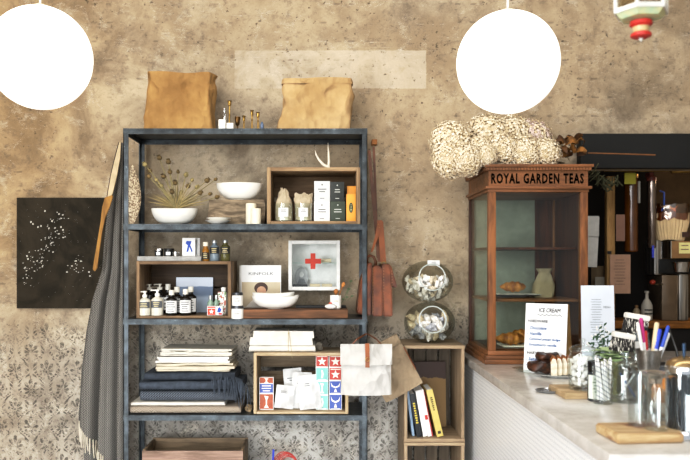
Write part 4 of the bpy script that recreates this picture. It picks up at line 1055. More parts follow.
# ================================================================== LUNCH BAGS ON THE POST
Dg = 3.80
HK = mat('grey steel hook', '#8c9094', .35, .8)
hx, hz = X(365.5, SF), Z(324, SF)
m = M(); m.tube([(X(366, SF), SF-.004, Z(322, SF)), (X(366, SF), SF-.02, Z(323, SF)), (X(366, 3.84), 3.82, Z(329, 3.84)), (X(366, 3.84), 3.80, Z(337, 3.81)), (X(366, 3.8), 3.785, Z(338.5, 3.8)), (X(366, 3.8), 3.775, Z(336.5, 3.8))], .0022, 8)
m.solo('hook', HK, 'small steel hook on the shelf post carrying the paper lunch bags', 'hook')
WPAP = crumple('washed white paper', '#c3c0bb', '#b3b0aa')
lb = T('hanging_lunch_bag', 'white washed-paper lunch bag with tan leather strap hanging on the shelf post', 'bag', (X(365, Dg), 3.70, Z(391, Dg))); w2 = 24.5*K(Dg)*.5*1.98*.5*2; w2 = 24.3*K(Dg); H = Z(342, Dg)-Z(391, Dg)
w2 = (389.5-339.5)/2*K(3.76)
m = M()
def bagf(yo, s): 
    return lambda u, v: Vector(((u-.5)*2*w2*(1.0 - .03*v), yo*math.sin(PI*u)**.6*(1-v**2*.75) + .002*facet(Vector((u*6, s*3, v*6)), 2.2+s), H*v))
m.sheet(bagf(-.035, 1), 24, 22); m.sheet(bagf(.03, 2), 24, 22); bmesh.ops.remove_doubles(m.bm, verts=m.bm.verts, dist=.003); m.part('bag_body', WPAP, lb, ang=20)
m = M(); m.sheet(lambda u, v: Vector(((u-.5)*2*w2*1.015, -.012 - .028*(1-v)*math.sin(PI*u)**.5 - .003, H*(.60+.41*v))), 20, 8, .002); m.part('flap', WPAP, lb, ang=20)
m = M(); m.sheet(lambda u, v: Vector((.004+(u-.5)*.020, -.0455 + .022*max(0, v-.3), H*(.56+.47*v))), 3, 10, .003); m.part('leather_strap', LEATHERL, lb)
m = M(); m.ring((.004, -.049, H*.72), .009, .0016, rot=rx(PI/2)); m.part('buckle', GOLD, lb)
m = M(); m.tube([(-.07, -.01, H*.985), (-.045, -.012, H*1.10), (0, -.01+.05, H*1.185), (.01, -.01+.05, H*1.19), (.05, -.012, H*1.1), (.075, -.01, H*.985)], .0042, 8, flat=.5); m.part('handle', LEATHER, lb)
KRG = crumple('grey kraft', '#9a8a73', '#85755f')
kb = T('hanging_lunch_bag', 'tan kraft lunch bag hanging tilted behind the white washed-paper one', 'bag', (X(391, 3.84), 3.84, Z(368, 3.84)))
h3w, h3h = 21*K(3.84), 28*K(3.84)
m = M(); m.sheet(lambda u, v: Vector(((u-.5)*2*h3w, -.02*math.sin(PI*u)**.6*(1-v*.7) + .002*facet(Vector((u*6, 1, v*6)), 4.1), (v-.5)*2*h3h)), 18, 18); m.sheet(lambda u, v: Vector(((u-.5)*2*h3w, .012*math.sin(PI*u)**.6*(1-v*.7), (v-.5)*2*h3h)), 18, 18)
bmesh.ops.remove_doubles(m.bm, verts=m.bm.verts, dist=.002); bmesh.ops.transform(m.bm, matrix=ry(-.50), verts=m.bm.verts); m.part('bag_body', KRG, kb, ang=20)
m = M(); m.box(-h3w*1.01, h3w*1.01, -.024, -.006, h3h*.66, h3h*1.0, bev=.003); bmesh.ops.transform(m.bm, matrix=ry(-.50), verts=m.bm.verts); m.part('rolled_flap', KRG, kb)
m = M(); m.sheet(lambda u, v: Vector((h3w*1.0+.004*u, -.012+.014*(u-.5), (v-.5)*h3h*.9+.0)), 2, 8, .002); bmesh.ops.transform(m.bm, matrix=ry(-.50), verts=m.bm.verts); m.part('leather_strap', LEATHERL, kb)

# ================================================================== LEATHER SATCHEL ON A PEG
Dq = 4.2
m = M(); m.box(X(371.3, 4.25), X(376.6, 4.25), 4.20, WALL-.002, Z(145.6, 4.25), Z(140.6, 4.25), bev=.003); m.solo('wooden_peg', wood('peg wood', '#b07a45', '#86572c', (8, 1, 8), 3), 'small square wooden peg on the wall beside the shelf post', 'peg')
sa = T('satchel', 'tan leather satchel hanging by its strap from the wall peg', 'bag', (X(376, 4.12), 4.12, Z(315, 4.12)))
LEA = NT('polished tan leather'); LEA.set(.40, 0, .4); _n = LEA.noise(9, 5, .6); LEA.color(LEA.mix(_n.step(.3, .7), '#4f240b', '#8a4a1c')); LEA.bump(LEA.noise(50, 3), .12, .002)
def qx(px): return X(px, 4.12)-X(376, 4.12)
def qz(py): return Z(py, 4.12)-Z(315, 4.12)
def gus(m, poly, y0, y1, bev=.006):
    nb = len(m.bm.verts); m.prism(poly, y0, y1)
    m.bm.verts.ensure_lookup_table(); es = list({e for v in m.bm.verts[nb:] for e in v.link_edges}); bmesh.ops.bevel(m.bm, geom=es, offset=bev, segments=3, affect='EDGES')
m = M(); gus(m, [(qx(356), qz(312)), (qx(357.5), qz(313)), (qx(370), qz(314.5)), (qx(371), qz(262)), (qx(366), qz(264)), (qx(360), qz(280))], -.10, .12); m.part('front_panel', LEA.m, sa)
m = M(); gus(m, [(qx(371), qz(314.8)), (qx(381), qz(315)), (qx(381.5), qz(270)), (qx(378), qz(265)), (qx(371.5), qz(266))], -.12, .12); m.part('gusset', LEA.m, sa)
m = M(); gus(m, [(qx(381.6), qz(315)), (qx(391), qz(315.2)), (qx(389.5), qz(269)), (qx(386), qz(263.5)), (qx(379.5), qz(264)), (qx(381.5), qz(271))], -.115, .12); m.part('back_panel', LEA.m, sa)
m = M(); gus(m, [(qx(387), qz(263)), (qx(390), qz(267)), (qx(395.5), qz(286)), (qx(393), qz(287.5)), (qx(389), qz(283))], -.10, .12, .003); m.part('flap', LEA.m, sa)
STI = mat('pale stitching', '#c49a72', .8)
m = M()
for a, b in ((382, 268), (390, 268), (371.5, 268)):
    for k in range(16):
        zz = qz(b + (313-b)*k/16); m.box(qx(a + (.4*k/16 if a > 380 else 0))-.0012, qx(a)+.0014, -.124, -.119, zz-.0028, zz+.0028)
m.part('stitching', STI, sa)
m = M(); m.tube([(qx(366.5), -.02, qz(264)), (qx(366.8), -.02, qz(258)), (qx(369.5), -.02, qz(255.4)), (qx(373.5), -.02, qz(257)), (qx(375.5), -.02, qz(262)), (qx(375.5), -.02, qz(266))], [.008]*6, 10); m.part('handle', LEATHER, sa)
m = M(); m.sheet(lambda u, v: Vector((qx(370 + 9.5*v**1.2) + (u-.5)*(.015+.010*v), .06-.10*v, qz(149 + (262-149)*v))), 3, 24, .004); m.sheet(lambda u, v: Vector((qx(374.5 + 4.0*v) + (u-.5)*.013, .07, qz(145 + (258-145)*v))), 3, 20, .004)
m.part('shoulder_strap', LEATHER, sa)
m = M(); m.sheet(lambda u, v: Vector((qx(379 - 8*v**1.4) + (u-.5)*(.028 - .018*v), -.05-.01*math.sin(v*4), qz(221 + (252-221)*v))), 3, 14, .004); m.part('strap_end', LEATHERL, sa)
m = M(); m.sheet(lambda u, v: Vector((qx(379.5+3*v) + (u-.5)*.030, -.055, qz(222 + (262-222)*v))), 3, 14, .004); m.part('strap_tab', LEATHERL, sa)
m = M(); m.ring((qx(383), -.06, qz(263.5)), .011, .002, rot=rx(PI/2)); m.part('ring', GOLD, sa)
m = M()
for a, b in ((377.5, 225), (378.5, 228), (382.5, 259), (379, 267), (384.5, 267)): m.ball((qx(a), -.060, qz(b)), .003, 1)
m.part('rivet', GOLD, sa)

# ================================================================== CRATES, JARS AND BOOKS BESIDE THE COUNTER
Dc = 3.87
k0, k1 = X(404.3, Dc), X(464.6, Dc)
ku_b, ku_t = Z(442, Dc), Z(345.6, Dc)
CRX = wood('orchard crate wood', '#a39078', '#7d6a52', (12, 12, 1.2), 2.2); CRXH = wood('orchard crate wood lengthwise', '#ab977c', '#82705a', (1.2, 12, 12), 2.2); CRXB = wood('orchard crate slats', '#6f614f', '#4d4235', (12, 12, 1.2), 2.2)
def upright_crate(label, z0, z1):
    c = T('wooden_crate', label, 'crate', ((k0+k1)/2, Dc, z0)); h = (k1-k0)/2; H = z1-z0; d = .34; t = .016
    for s in (-1, 1):
        m = M(); m.box(s*h, s*(h-t), .004, d, t+.0005, H-t-.0005, bev=.0015); m.jitter(.0007, 9, s+2); m.part('side_panel', CRX, c)
    for n_, a, b in (('top_panel', H-t, H), ('bottom_panel', 0, t)):
        m = M(); m.box(-h-.002, h+.002, 0, d, a, b, bev=.0015); m.jitter(.0006, 9, a+4); m.part(n_, CRXH, c)
    for k in range(4):
        w_ = (2*h-2*t)/4; x0 = -h+t+w_*k
        m = M(); m.box(x0+.004, x0+w_-.006, d-.011, d, t+.001, H-t-.001); m.part('back_slat', CRXB, c)
    return c
cl_h = ku_t-ku_b
upright_crate('upper orchard crate on end, holding leaning books', ku_b, ku_t)
upright_crate('lower orchard crate on end, carrying the crate of books', ku_b-cl_h-.003, ku_b-.003)
m = M(); z3 = ku_b-cl_h-.006
c = T('wooden_crate', 'bottom orchard crate standing on the floor under the other two', 'crate', ((k0+k1)/2, Dc, 0)); hh = (k1-k0)/2
m.box(-hh, hh, 0, .34, 0, z3, bev=.002); m.part('crate_body', CRX, c)
# old board at the back
kb_ = ku_b + .0168
m = M(); x0, x1 = X(413, 4.13), X(446.5, 4.13)
OB = NT('rust stained board'); OB.set(.6); _x, _y, _z = OB.xyz(); _n = OB.noise(16, 5, .6); OB.color(OB.mix((_z + (_n-.5)*.05).step(.255, .262), '#8a6c3c', '#3c2418')); OB.bump(_n, .2, .004)
m.box(-(x1-x0)/2, (x1-x0)/2, -.006, .006, 0, Z(362.5, 4.13)-kb_); bmesh.ops.transform(m.bm, matrix=rx(-.07), verts=m.bm.verts)
lo = min(v.co.z for v in m.bm.verts)
for v in m.bm.verts: v.co.z -= lo
m.solo('old_board', OB.m, 'old brown board with dark flaking top leaning behind the books', 'board', ((x0+x1)/2, 4.145, kb_+.0005))
BK = [('thin pale blue book leaning at the open side of the crate', 406.5, 412.2, 389, 2.6, '#8fa3b8', None, 3.92),
      ('black book with yellow title on the spine', 409.7, 417, 391.5, 5.2, '#1f2226', 'TITLE', 3.90),
      ('white book next to the black one', 415.3, 423.3, 389, 4.2, '#e8e6e2', None, 3.91),
      ('white book with red mark on its spine', 419.2, 427.8, 388, 4.2, '#dedad6', 'red', 3.91),
      ('slim dark red and white book beside the yellow one', 422, 431.2, 389, 2.2, '#a43a34', None, 3.915),
      ('yellow book at the end of the leaning row', 426.2, 437.2, 387.8, 6.4, '#c8b46a', 'dark', 3.90)]
for lb, pt0, pb0, pyt, wpx, colr, mk, D in BK:
    w_ = wpx*K(D); x_b = X(pb0, D); H = math.hypot((pb0-pt0), 434.5-pyt)*K(D); ang = math.atan2((pb0-pt0), 434.5-pyt)
    b = T('book', lb, 'book', (x_b, D, kb_+.0005)); R = ry(-ang)
    m = M(); m.box(0, w_, 0, .17, 0, H, bev=.0012)
    m2 = M(); m2.box(w_*.15, w_*.85, .003, .168, H-.002, H+.0008)
    m3 = M()
    if mk == 'TITLE': bars(m3, w_*.2, w_*.8, H*.3, H*.8, 9, -.0006, 3, .7, .6)
    elif mk == 'red': m3.box(w_*.15, w_*.85, -.001, -.0002, H*.36, H*.46)
    elif mk == 'dark': bars(m3, w_*.3, w_*.7, H*.55, H*.85, 7, -.0006, 5, .8, .6); m3.box(w_*.25, w_*.75, -.001, -.0002, H*.06, H*.12)
    sh = None
    for mm in (m, m2, m3):
        bmesh.ops.transform(mm.bm, matrix=R, verts=mm.bm.verts)
    lo = min(v.co.z for v in m.bm.verts)
    for mm in (m, m2, m3):
        for v in mm.bm.verts: v.co.z -= lo
    m.part('cover', mat('book ' + colr, colr, .55, var=.06), b); m2.part('page_edge', PAPERW, b)
    if mk: m3.part('spine_lettering', mat('spine ' + mk, {'TITLE': '#d9c24c', 'red': '#c03a32', 'dark': '#3b3626'}[mk], .6), b)
    else: m3.bm.free()
# tilted-mouth glass jars
def round_jar(label, px, py, D, ox, oy, hr, zb):
    rx_, rz_ = .132, .1075
    j = T('glass_jar', label, 'jar', (X(px, D), D, zb))
    ax = Vector((ox, -1, oy)).normalized(); m = M()
    rr = bmesh.ops.create_icosphere(m.bm, subdivisions=5, radius=1)
    cut = math.sqrt(1-(hr/.115)**2)
    bmesh.ops.delete(m.bm, geom=[v for v in m.bm.verts if v.co.normalized().dot(ax) > cut], context='VERTS')
    for v in m.bm.verts:
        v.co = Vector((v.co.x*rx_, v.co.y*rx_*.82, max(v.co.z*rz_, -rz_*.965)+rz_*.965))
    m.part('jar_glass', glass('round jar glass', '#dfe0db', .6, base=.045), j)
    c = Vector((ax.x*rx_*.93, ax.y*rx_*.82*.9, ax.z*rz_*.93 + rz_*.965))
    m = M(); m.ring(c, hr, .0036, 36, 8, rot=Vector((0, 0, 1)).rotation_difference(ax).to_matrix()); m.part('rim', mat('pale rim glass', '#b9c0bb', .12, var=.05, spec=.8), j)
    return j
jz1 = ku_t + .001; Dj = 4.02
round_jar('lower round glass jar full of patterned sweets on the upper orchard crate', 429.5, 324, Dj, .03, .22, .068, jz1)
jz2 = jz1 + .1075*.965 + .1075 + .0005
j2 = round_jar('upper round glass jar full of white shells, stacked on the other jar', 427.6, 283, Dj, .10, .25, .068, jz2)
m = M(); m.box(-.031, .031, -.002, .002, -.014, .014, bev=.002); m.part('jar_tag', PAPERW, j2, loc=(X(432, Dj)-X(427.6, Dj), -.062, Z(263, 3.96)-jz2))
m = M(); bars(m, -.02, .02, -.008, .008, 2, -.0022, 4); m.part('tag_lettering', GREYP, j2, loc=(X(432, Dj)-X(427.6, Dj), -.062, Z(263, 3.96)-jz2))
def sweets(kind, label, cat, group, center, mats, n, top, seed, size):
    protos = []
    for k in range(3):
        m = M(); m.ball((0, 0, 0), size, 2, (1.25, .8, .75), .6, seed+k)
        protos.append(m.mesh(kind, mats[k % len(mats)], 30))
    rr = random.Random(seed); placed = []; tries = 0
    while len(placed) < n and tries < 60000:
        tries += 1
        p = Vector((rr.uniform(-1, 1), rr.uniform(-1, .55), rr.uniform(-1, top)))
        q = Vector((p.x, p.y, p.z))
        if q.length > .99: continue
        w = Vector((p.x*(.132-size*1.25), p.y*(.108-size*1.2), p.z*(.1075-size*1.0)))
        if any((w-o).length < size*1.42 for o in placed): continue
        placed.append(w)
        o = bpy.data.objects.new(kind, protos[len(placed) % 3]); COL.objects.link(o)
        tag(o, label, cat, Vector(center)+w, 0, group); o.rotation_euler = (rr.uniform(0, 6), rr.uniform(0, 6), rr.uniform(0, 6)); s = rr.uniform(.85, 1.15); o.scale = (s, s, s)
SW1 = [mat('white shell', '#efece4', .5, var=.08, sc=60), mat('cream shell', '#ddd0b8', .5, var=.15, sc=60), mat('bright shell', '#f5f3ef', .5, var=.04)]
SW2 = [mat('patterned wrapper', '#e8e6e2', .5, c2='#a39c8c', sc=55), mat('cream wrapper', '#e2d6bb', .5, c2='#a8987a', sc=50), mat('grey wrapper', '#d8dade', .5, c2='#7d7f86', sc=55)]
sweets('shell', 'small white shell piled in the upper round glass jar', 'shell', 'white shells in the upper round jar', (X(427.6, Dj), Dj, jz2+.1045), SW1, 120, .18, 3, .0155)
sweets('wrapped_sweet', 'patterned wrapped sweet piled in the lower round glass jar', 'sweet', 'wrapped sweets in the lower round jar', (X(429.5, Dj), Dj, jz1+.1045), SW2, 62, .30, 6, .0245)
# ================================================================== TEA CABINET
CF = 3.72                      # front plane of its body
tx0, tx1 = X(488.5, CF), X(588, CF); tdep = 4.235 - CF
tz0 = CZ + .0005; tzt = Z(164, 3.70); th_ = tzt - tz0
MAH = wood('worn mahogany', '#96653d', '#603c24', (10, 10, 1.2), 2.6, rough=.45, dark='#30140a', knots=.4)
MAHH = wood('worn mahogany lengthwise', '#91613c', '#64422a', (1.2, 10, 10), 2.6, rough=.45, dark='#30140a', knots=.4)
MAHD = wood('dark mahogany', '#5c2f1b', '#3a1c10', (10, 10, 1.2), 2.6, rough=.4, dark='#180a06', knots=.4)
tc = T('tea_cabinet', 'old glazed mahogany tea cabinet with a lettered cornice on the counter', 'cabinet', ((tx0+tx1)/2, CF, tz0)); hw = (tx1-tx0)/2
def qz(py): return Z(py, CF) - tz0
pw = .036
# base plinth, stepped
m = M()
for ex, a, b in ((.022, 0, .022), (.014, .022, .040), (.004, .040, .062)): m.box(-hw-ex, hw+ex, -ex, tdep, a, b, bev=.003)
m.part('plinth', MAHH, tc)
zb, zt = .062, qz(192)
for sx in (-1, 1):
    m = M(); m.box(sx*hw, sx*(hw-pw), 0, .034, zb, zt, bev=.002); m.part('front_post', MAH, tc)
    m = M(); m.box(sx*hw, sx*(hw-.026), tdep-.03, tdep, zb, zt, bev=.002); m.part('rear_post', MAHD if sx < 0 else MAH, tc)
m = M()
m.box(-hw-.004, hw+.004, -.004, tdep, zt, zt+.014, bev=.002); m.box(-hw-.016, hw+.016, -.016, tdep, zt+.014, zt+.028, bev=.004)
m.box(-hw+.0, hw, 0, tdep, zt+.028, th_-.03); m.box(-hw-.014, hw+.014, -.014, tdep, th_-.03, th_-.014, bev=.003); m.box(-hw-.022, hw+.022, -.022, tdep, th_-.014, th_, bev=.003)
cn = m.part('cornice', MAHH, tc)
m = M()
for k in range(34):
    xx = -hw-.012 + (2*hw+.024)*(k+.5)/34; m.box(xx-.0045, xx+.0045, -.019, -.013, th_-.028, th_-.016)
for k in range(32):
    yy = tdep*(k+.5)/32; m.box(-hw-.019, -hw-.013, yy-.0045, yy+.0045, th_-.028, th_-.016)
m.part('beading', MAHH, cn)
INK = mat('black painted letters', '#1d1210', .55, var=.15)
zc = (zt+.028 + th_-.03)/2
text('ROYAL GARDEN TEAS', 'sign_lettering', INK, cn, (-.004, -.001, zc), .050, 2*hw*.93, bold=.034, sp=1.22)
text('TEAS', 'side_lettering', mat('faded side letters', '#8a6a4c', .7), cn, (-hw-.001, tdep*.45, zc), .036, tdep*.6, rot=(PI/2, 0, -PI/2))
PANE = glass('cabinet pane', '#f6f9f5', .4, base=.018)
m = M(); m.box(-hw+pw-.002, hw-pw+.002, .012, .015, zb, zt); m.part('front_pane', PANE, tc)
m = M(); m.box(-hw+.006, -hw+.009, .034, tdep-.03, zb, zt); m.part('side_pane', PANE, tc)
BKM = mat('grey green glass back', '#a9aea2', .4, var=.2, sc=5)
m = M(); m.box(-hw+.026, hw-.12, tdep-.012, tdep-.004, zb, zt); m.part('back_pane', BKM, tc)
m = M(); m.box(hw-.12, hw-.026, tdep-.02, tdep-.002, zb, zt); m.part('back_stile', MAHD, tc)
m = M(); m.box(hw-.016, hw-.006, .034, tdep-.03, zb, zt); m.part('side_panel', MAHD, tc)
m = M(); m.box(-hw+.03, hw-.03, .04, tdep-.02, zb-.001, zb+.004); m.part('cabinet_floor', MAHD, tc)
for py, yf, mt_ in ((248, .12, MAHD), (301, .05, MAHH)):
    m = M(); zz = qz(py) ; m.box(-hw+.012, hw-.018, yf, tdep-.022, zz-.006, zz+.006, bev=.002); m.part('shelf', mt_, tc)
# on the middle shelf: croissant on paper, kraft bag
sz = tz0 + qz(301) + .0065
BRD = NT('baked crust'); BRD.set(.55); _n = BRD.noise(30, 5, .6); BRD.color(BRD.mix(_n.step(.35, .7), '#8a4f1e', '#d99a4a')); BRD.bump(BRD.noise(60, 3), .3, .003)
def plate(name, label, loc, r, mt=WHITE, sq=1):
    m = M(); m.lathe([(0, 0), (r*.55, 0), (r*.6, .004), (r*.97, .012), (r, .014), (r*.96, .0145), (r*.58, .007), (0, .006)], 36, sy=sq); return m.solo(name, mt, label, 'plate', loc)
def croissant(label, loc, L, w, rz=0, bend=.35, h=1.0):
    m = M(); n = 26; seg = 14
    def fn(u, v):
        t = (v-.5)*2; a = u*2*PI; rr_ = w*(max(0.02, 1-abs(t)**2.1))**.7 * (1+.10*math.cos(v*2*PI*4.5))
        return Vector((t*L/2, bend*L*(t*t-.3) + rr_*math.cos(a), rr_*math.sin(a)*.9*h + w*.8))
    m.sheet(fn, seg, n); bmesh.ops.remove_doubles(m.bm, verts=m.bm.verts, dist=.0008)
    lo = min(v.co.z for v in m.bm.verts)
    for v in m.bm.verts: v.co.z -= lo
    return m.solo('croissant', BRD.m, label, 'croissant', loc, rz, ang=60)
plate('plate', 'dark oval plate on the middle shelf of the tea cabinet', (X(516, 3.95), 3.96, sz), .125, mat('slate plate', '#4a4c4a', .4), .6)
m = M(); m.sheet(lambda u, v: Vector(((u-.5)*.22, (v-.5)*.13, .0018 + .010*abs(noise.noise(Vector((u*4, v*4, 1)))))), 14, 10, .0006); m.solo('baking_paper', PAPERW, 'crinkled white baking paper under the single croissant', 'paper', (X(517, 3.95), 3.955, sz+.0145))
croissant('single golden croissant on baking paper on the middle shelf of the tea cabinet', (X(513.5, 3.95), 3.95, sz+.026), .135, .030, 0, .15)
kb = T('paper_bag', 'small twisted brown paper bag on the middle shelf of the tea cabinet', 'paper bag', (X(542.5, 3.98), 3.98, sz)); Hb = Z(268.5, 3.98)-sz
def kf(u, v):
    a = u*2*PI; r_ = .052*(1-.0*v)*(1 if v < .45 else 1-(v-.45)*1.15 if v < .85 else .54+(v-.85)*1.8); p = 4; ca, sa_ = math.cos(a), math.sin(a); q = (abs(ca)**p+abs(sa_)**p)**(-1/p)
    return Vector((r_*ca*q + .012*v, r_*sa_*q*.7, Hb*v)) + Vector((math.cos(a), math.sin(a), 0))*.008*facet(Vector((ca*2.5, sa_*2.5, v*6)), 6.3)
m = M(); m.sheet(kf, 36, 24); bmesh.ops.remove_doubles(m.bm, verts=m.bm.verts, dist=.0004); m.part('bag_body', mat('pale brown paper', '#a5977e', .85, var=.1, sc=8, bump=.2), kb, ang=15)
# bottom of the cabinet: croissants on paper
fz = tz0 + zb + .0048
m = M(); m.box(X(500, 3.9)-.0, X(552, 3.9), 3.83, 3.98, fz, fz+.008, bev=.003); m.solo('tray', WHITE, 'white tray of croissants on the floor of the tea cabinet', 'tray')
for i, (px, D, s, rz_, lb) in enumerate(((511, 3.87, .15, .1, 'front croissant on the white tray in the tea cabinet'), (523, 3.93, .15, -.5, 'croissant behind, next to the board sign, on the white tray'), (540, 3.90, .14, .4, 'croissant hidden behind the board sign in the tea cabinet'))):
    croissant(lb, (X(px, D), D, fz+.0085+(.0)), s, .034 if i != 1 else .040, rz_, .2)

# ================================================================== DRIED FLOWERS ON THE CABINET
PET = NT('dried hydrangea petals'); PET.set(.9, 0, .1)
_g = PET.nt.nodes.new('ShaderNodeNewGeometry'); _ri = E(PET.nt, _g.outputs['Random Per Island'])
_oi = E(PET.nt, PET.nt.nodes.new('ShaderNodeObjectInfo').outputs['Random'])
_c = PET.mix(_ri, '#d9c7a6', '#f8eedb'); _c = PET.mix((_oi.gt(.8))*(_ri.gt(.5))*.6, _c, '#d9c3c4'); PET.color(_c)
CORE = mat('shaded flower core', '#dccba8', .95, var=.2)
def hyd_mesh(seed, n=900):
    rr = random.Random(seed); m = M()
    for k in range(n):
        zz = 1 - 2*(k+.5)/n; a = k*2.399963; r_ = math.sqrt(1-zz*zz); d = Vector((r_*math.cos(a), r_*math.sin(a), zz))
        base = d*(.86 + .20*rr.random()*(1+.4*math.sin(5*a)*math.cos(4*zz))); t1 = d.orthogonal().normalized(); t1 = (Matrix.Rotation(rr.random()*6.28, 3, d) @ t1); t2 = d.cross(t1)
        s = .062+.028*rr.random(); c0 = m.bm.verts.new(base - d*.03)
        for q in range(4):
            aa = q*PI/2; u = (t1*math.cos(aa)+t2*math.sin(aa)); w = (t1*math.cos(aa+.8)+t2*math.sin(aa+.8)); w2 = (t1*math.cos(aa-.8)+t2*math.sin(aa-.8))
            v1 = m.bm.verts.new(base + w*s*.75 + d*rr.uniform(0, .03)); v2 = m.bm.verts.new(base + u*s*1.25 + d*rr.uniform(.01, .07)); v3 = m.bm.verts.new(base + w2*s*.75 + d*rr.uniform(0, .03))
            m.bm.faces.new((c0, v3, v2, v1))
    me = bpy.data.meshes.new('flower_head')
    for f in m.bm.faces: f.smooth = False
    m.bm.to_mesh(me); m.bm.free(); me.materials.append(PET.m); return me
HM = [hyd_mesh(s) for s in (1, 2, 3)]
m = M(); m.ball((0, 0, 0), .93, 3); COREM = m.mesh('flower_core', CORE)
STB = mat('dry brown stem', '#5d4a30', .9)
Dh = 3.86
hyds = [(450.5, 141, 18.5, 3.84, 'round peachy dried hydrangea head overhanging the cabinet end, uppermost there'), (449, 160, 16.5, 3.80, 'pale dried hydrangea head hanging lowest past the cabinet end'), (466, 160, 15.5, 3.74, 'pale dried hydrangea head resting against the cornice corner'),
        (489, 136, 21, 3.93, 'large dried hydrangea head beneath the globe lamp, first of the back row'), (512, 138, 20, 3.94, 'large dried hydrangea head beneath the globe lamp, second of the back row'), (479, 151, 14, 3.80, 'small dried hydrangea head over the cornice corner'), (500, 151, 17, 3.80, 'cream dried hydrangea head above the middle sign letters'),
        (533, 142, 18, 3.93, 'dried hydrangea head at the back, next to the brown dried leaves'), (545, 153, 14.5, 3.80, 'pinkish dried hydrangea head at the inner end of the cluster'), (523, 152, 16, 3.79, 'front dried hydrangea head between the middle and the pinkish one'), (487, 157, 10, 3.72, 'small front dried hydrangea head above the first sign letters')]
for i, (px, py, rp, D, lb) in enumerate(hyds):
    r = rp*K(D)*1.10; zc_ = Z(py, D)
    if 468 < px: zc_ = max(zc_, tzt + r*.80)
    h = T('dried_hydrangea', lb, 'dried flower', (X(px, D), D, zc_))
    o = bpy.data.objects.new('flower_head', HM[i % 3]); COL.objects.link(o); o.parent = h; o.scale = (r*(1.06 if i % 2 else .98), r*.92, r*(.86 if i % 2 else .93)); o.rotation_euler = (i, i*2, i*3)
    o = bpy.data.objects.new('flower_core', COREM); COL.objects.link(o); o.parent = o.parent or h; o.scale = (r*.86, r*.79, r*.76)
    m = M(); m.tube([(0, 0, -r*.4), (.03+.01*i, .05, -r*.55), (X(545, 3.95)-X(px, D), 3.95-D+.004*i, max(tzt+.012, 0)-zc_+.003*i)], [.003, .003, .002], 6); m.part('stem', STB, h)
BRL = mat('curled brown leaf', '#6b4520', .6, c2='#2e1c0e', sc=18); BRL2 = mat('golden dry leaf', '#9a6a30', .55, c2='#4a2e14', sc=18)
rr = random.Random(21)
for i in range(16):
    px = 560 + (i % 8)*2.9 + rr.uniform(-2, 2); py = 141 + (i//8)*9 + rr.uniform(-2, 4); D = 3.80 + rr.uniform(-.06, .06)
    m = M(); L = rr.uniform(.05, .085); tw = rr.uniform(-1.5, 1.5)
    m.sheet(lambda u, v: Vector(((v-.5)*L, (u-.5)*.04*math.sin(PI*min(1, v+.05)), .018*math.sin(v*5+tw)+.014*(u-.5)*math.sin(v*3+tw))), 5, 12, .0012)
    bmesh.ops.transform(m.bm, matrix=rzm(rr.uniform(0, 3)) @ rx(rr.uniform(-1.2, 1.2)) @ ry(rr.uniform(-.6, .6)), verts=m.bm.verts)
    m.solo('curled_leaf', BRL if i % 2 else BRL2, 'curled brown dry leaf in the clump at the cabinet corner', 'dried leaf', (X(px, D), D, max(Z(py, D), tzt+.035)), group='curled dry leaves at the cabinet corner')
for i in range(9):
    t = Vector((X(548 + i*2.2, 3.88), 3.88+.01*i, Z(126+i*1.3+(i % 3)*2, 3.88))); b_ = Vector((X(570, 3.85), 3.85, tzt+.03))
    m = M(); m.tube([b_, b_.lerp(t, .5)+Vector((0, 0, .005)), t], [.0012, .001, .0005], 5); m.solo('dry_stalk', mat('straw stalk', '#8f7a58', .9), 'thin straw stalk rising out of the curled dry leaves', 'dried stalk', group='straw stalks at the cabinet corner')
m = M(); m.tube([(X(588, 3.82), 3.82, Z(153, 3.82)), (X(615, 3.85), 3.84, Z(154, 3.85)), (X(653.5, 3.9), 3.88, Z(155.5, 3.9))], [.003, .0035, .004], 6); m.solo('long_twig', mat('copper twig', '#8a5a34', .6), 'long thin coppery twig pointing along the black header board', 'twig')
SAGE = mat('grey green dry foliage', '#5a5a40', .9, c2='#35361f', sc=30)
m = M()
for i in range(34):
    rr = random.Random(300+i); t = i/33; c = Vector((X(588+28*t, 3.85), 3.83+rr.uniform(-.04, .04), Z(172+14*t**.7 + rr.gauss(0, 3.5), 3.85)))
    m.sheet(lambda u, v: c + Vector(((v-.5)*.05*math.cos(i), (u-.5)*.018, (v-.5)*.05*math.sin(i*1.3)-.012*v)), 2, 4, .0012)
m.tube([(X(582, 3.82), 3.82, tzt+.012), (X(592, 3.82), 3.82, Z(171, 3.82)), (X(616, 3.85), 3.83, Z(186, 3.85))], .0025, 6)
m.solo('dried_sage_sprig', SAGE, 'drooping grey-green dried sprig hanging past the cabinet cornice', 'dried sprig')

# ================================================================== BACK ROOM
bw = T('back_worktop', 'dark wooden worktop in the back room behind the hatch', 'worktop', (1.62, 4.62, 0))
bwz = Z(320.5, 4.65)
m = M(); m.box(0, 2.1, 0, .275, bwz-.045, bwz, bev=.004); m.part('worktop', wood('amber edge wood', '#9a6224', '#6a3f14', (1.2, 12, 12), 3), bw)
m = M(); m.box(.02, 2.1, .03, .275, 0, bwz-.0455); m.part('worktop_base', DARKW, bw)
bwz += .001
DB = 4.56
m = M(); m.box(1.32, 3.2, 4.80, 4.83, .0, 2.3); 
f2 = M(); f2.box(1.22, X(654, 4.9), 4.90, 4.95, 0, 3.3); struct(f2, 'wall_inner', mat('near black partition', '#0c0a09', .9, var=.1)); m.bm.free()
